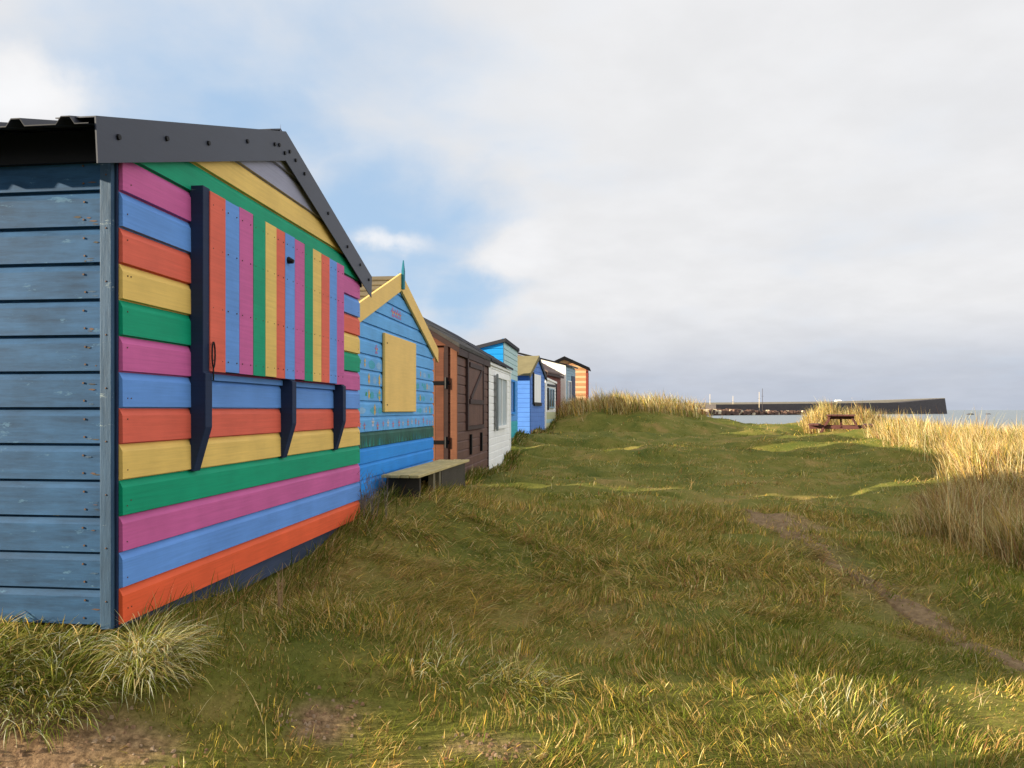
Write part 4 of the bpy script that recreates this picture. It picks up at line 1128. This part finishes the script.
# ------------------------------------------------------------------ sky
SUN_AZ, SUN_EL = R(12), R(14)          # travel direction: from the left, a little away from the viewer
def make_world():
    w = bpy.data.worlds.new('World'); scene.world = w; w.use_nodes = True
    nt = w.node_tree; nt.nodes.clear(); L = nt.links.new
    out = N(nt, 'ShaderNodeOutputWorld'); bg = N(nt, 'ShaderNodeBackground', Strength=.05)
    sky = N(nt, 'ShaderNodeTexSky', sky_type='NISHITA', sun_disc=False, sun_elevation=SUN_EL, sun_rotation=math.atan2(-math.cos(SUN_AZ), -math.sin(SUN_AZ)))
    sky.air_density = 1.0; sky.dust_density = .6; sky.ozone_density = 1.5
    tc = N(nt, 'ShaderNodeTexCoord'); sep = N(nt, 'ShaderNodeSeparateXYZ'); L(tc.outputs['Generated'], sep.inputs[0])
    def M(op, a, b=None, clamp=False):
        n = N(nt, 'ShaderNodeMath', operation=op); n.use_clamp = clamp
        for i, v in enumerate((a, b)):
            if v is None: continue
            if isinstance(v, (int, float)): n.inputs[i].default_value = v
            else: L(v, n.inputs[i])
        return n.outputs[0]
    def MR(v, a, b, c, d, smooth=True):
        n = N(nt, 'ShaderNodeMapRange'); n.interpolation_type = 'SMOOTHSTEP' if smooth else 'LINEAR'
        L(v, n.inputs[0])
        for i, q_ in enumerate((a, b, c, d)): n.inputs[i + 1].default_value = q_
        return n.outputs[0]
    zz = sep.outputs[2]
    # cloud layer coordinates
    den = M('ADD', M('ABSOLUTE', zz), .22)
    cmb = N(nt, 'ShaderNodeCombineXYZ'); L(M('DIVIDE', sep.outputs[0], den), cmb.inputs[0]); L(M('DIVIDE', sep.outputs[1], den), cmb.inputs[1])
    n1 = N(nt, 'ShaderNodeTexNoise', Scale=1.5, Detail=6.0, Roughness=.5); n1.inputs['Distortion'].default_value = .4
    L(cmb.outputs[0], n1.inputs['Vector'])
    n2 = N(nt, 'ShaderNodeTexNoise', Scale=4.5, Detail=7.0, Roughness=.55); L(cmb.outputs[0], n2.inputs['Vector'])
    nw = N(nt, 'ShaderNodeTexNoise', Scale=5.0, Detail=6.0, Roughness=.6); L(tc.outputs['Generated'], nw.inputs['Vector'])
    wa = N(nt, 'ShaderNodeVectorMath', operation='MULTIPLY_ADD'); L(nw.outputs['Color'], wa.inputs[0]); wa.inputs[1].default_value = (.16, .1, .12); L(tc.outputs['Generated'], wa.inputs[2])
    wb = N(nt, 'ShaderNodeVectorMath', operation='SUBTRACT'); L(wa.outputs[0], wb.inputs[0]); wb.inputs[1].default_value = (.08, .05, .06)
    warp = wb.outputs[0]
    def spot(px, py, sx, sy, r0, r1):
        """soft window round a sky direction; sx, sy stretch it"""
        v = Vector(((px - 512) / F, 1, (HOR - py) / F)).normalized()
        s = N(nt, 'ShaderNodeVectorMath', operation='SUBTRACT'); L(warp, s.inputs[0]); s.inputs[1].default_value = v
        m = N(nt, 'ShaderNodeVectorMath', operation='MULTIPLY'); L(s.outputs[0], m.inputs[0]); m.inputs[1].default_value = (1 / sx, 1, 1 / sy)
        l = N(nt, 'ShaderNodeVectorMath', operation='LENGTH'); L(m.outputs[0], l.inputs[0])
        return MR(l.outputs['Value'], r0, r1, 1, 0)
    blue = M('MAXIMUM', M('MAXIMUM', spot(385, 225, 1.15, 1.0, .0, .21), M('MULTIPLY', spot(255, 120, 1.6, .7, .0, .19), .8)), M('MULTIPLY', spot(20, 60, 1.2, .35, 0, .18), .5))
    blue = M('MAXIMUM', blue, M('MULTIPLY', spot(190, 95, 2.4, 1.0, .02, .27), .66))
    blue = M('MAXIMUM', blue, M('MULTIPLY', spot(470, 290, 1.0, .7, 0, .14), .9))
    blue = M('MAXIMUM', blue, M('MULTIPLY', spot(-500, 150, 1, 1, .1, .5), .9))
    nn = M('ADD', M('MULTIPLY', M('SUBTRACT', n1.outputs[0], .5), 1.0), M('MULTIPLY', M('SUBTRACT', n2.outputs[0], .5), .55))
    bl = M('ADD', blue, nn)
    puff = M('MAXIMUM', M('MULTIPLY', spot(388, 243, 1.6, .7, 0, .042), .9), M('MAXIMUM', M('MULTIPLY', spot(15, 95, 1.3, .8, 0, .08), .9), M('MULTIPLY', spot(525, 258, 1.5, .9, .01, .06), .5)))
    bl = M('SUBTRACT', bl, M('MULTIPLY', puff, 1.0))
    mask = MR(bl, .02, 1.0, 0, .95)
    # cloud brightness: bright overhead and seaward, lavender-grey low down
    low = MR(zz, .0, .15, 1, 0)
    c_lo = N(nt, 'ShaderNodeRGB'); c_lo.outputs[0].default_value = (4.05, 4.4, 5.15, 1)
    c_hi = N(nt, 'ShaderNodeRGB'); c_hi.outputs[0].default_value = (6.6, 6.62, 6.75, 1)
    wob = M('ADD', low, M('MULTIPLY', M('SUBTRACT', n1.outputs[0], .5), .55), True)
    mixc = N(nt, 'ShaderNodeMix', data_type='RGBA'); L(wob, mixc.inputs[0]); L(c_hi.outputs[0], mixc.inputs[6]); L(c_lo.outputs[0], mixc.inputs[7])
    tex = N(nt, 'ShaderNodeVectorMath', operation='SCALE'); L(mixc.outputs[2], tex.inputs[0])
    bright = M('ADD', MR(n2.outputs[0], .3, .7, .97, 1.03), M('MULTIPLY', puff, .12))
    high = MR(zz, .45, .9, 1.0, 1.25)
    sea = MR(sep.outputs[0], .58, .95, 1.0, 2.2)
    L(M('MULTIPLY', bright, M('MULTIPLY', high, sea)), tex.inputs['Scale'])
    # clear sky, a little hazy
    hs = N(nt, 'ShaderNodeMix', data_type='RGBA'); hs.inputs[0].default_value = .8
    L(sky.outputs[0], hs.inputs[6]); hs.inputs[7].default_value = (3.5, 5.15, 7.3, 1)
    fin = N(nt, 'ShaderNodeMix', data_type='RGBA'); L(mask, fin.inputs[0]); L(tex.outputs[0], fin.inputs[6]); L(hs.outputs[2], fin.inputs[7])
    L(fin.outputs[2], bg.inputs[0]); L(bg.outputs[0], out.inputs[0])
make_world()

sun = bpy.data.lights.new('sun', 'SUN'); sun.energy = 5.0; sun.angle = R(.5); sun.color = (1.0, .86, .64)
so = bpy.data.objects.new('sun', sun); col.objects.link(so)
d = Vector((math.cos(SUN_AZ) * math.cos(SUN_EL), math.sin(SUN_AZ) * math.cos(SUN_EL), -math.sin(SUN_EL)))
so.rotation_euler = d.to_track_quat('-Z', 'Y').to_euler(); so.location = (-20, -5, 12)

cam = bpy.data.cameras.new('camera'); cam.sensor_width = 36; cam.lens = 36 * F / 1024; cam.shift_y = (HOR - 384) / 1024
cam.clip_start = .05; cam.clip_end = 40000
co = bpy.data.objects.new('camera', cam); col.objects.link(co); co.location = (0, 0, EYE); co.rotation_euler = (R(90), 0, 0)
scene.camera = co
vs = scene.view_settings
scene.display_settings.display_device = 'sRGB'
vs.view_transform = 'Standard'; vs.look = 'None'; vs.exposure = 1.35; vs.gamma = 1.0; vs.use_curve_mapping = False
scene.render.engine = 'CYCLES'
scene.cycles.max_bounces = 6; scene.cycles.diffuse_bounces = 3; scene.cycles.transmission_bounces = 3; scene.cycles.use_denoising = True
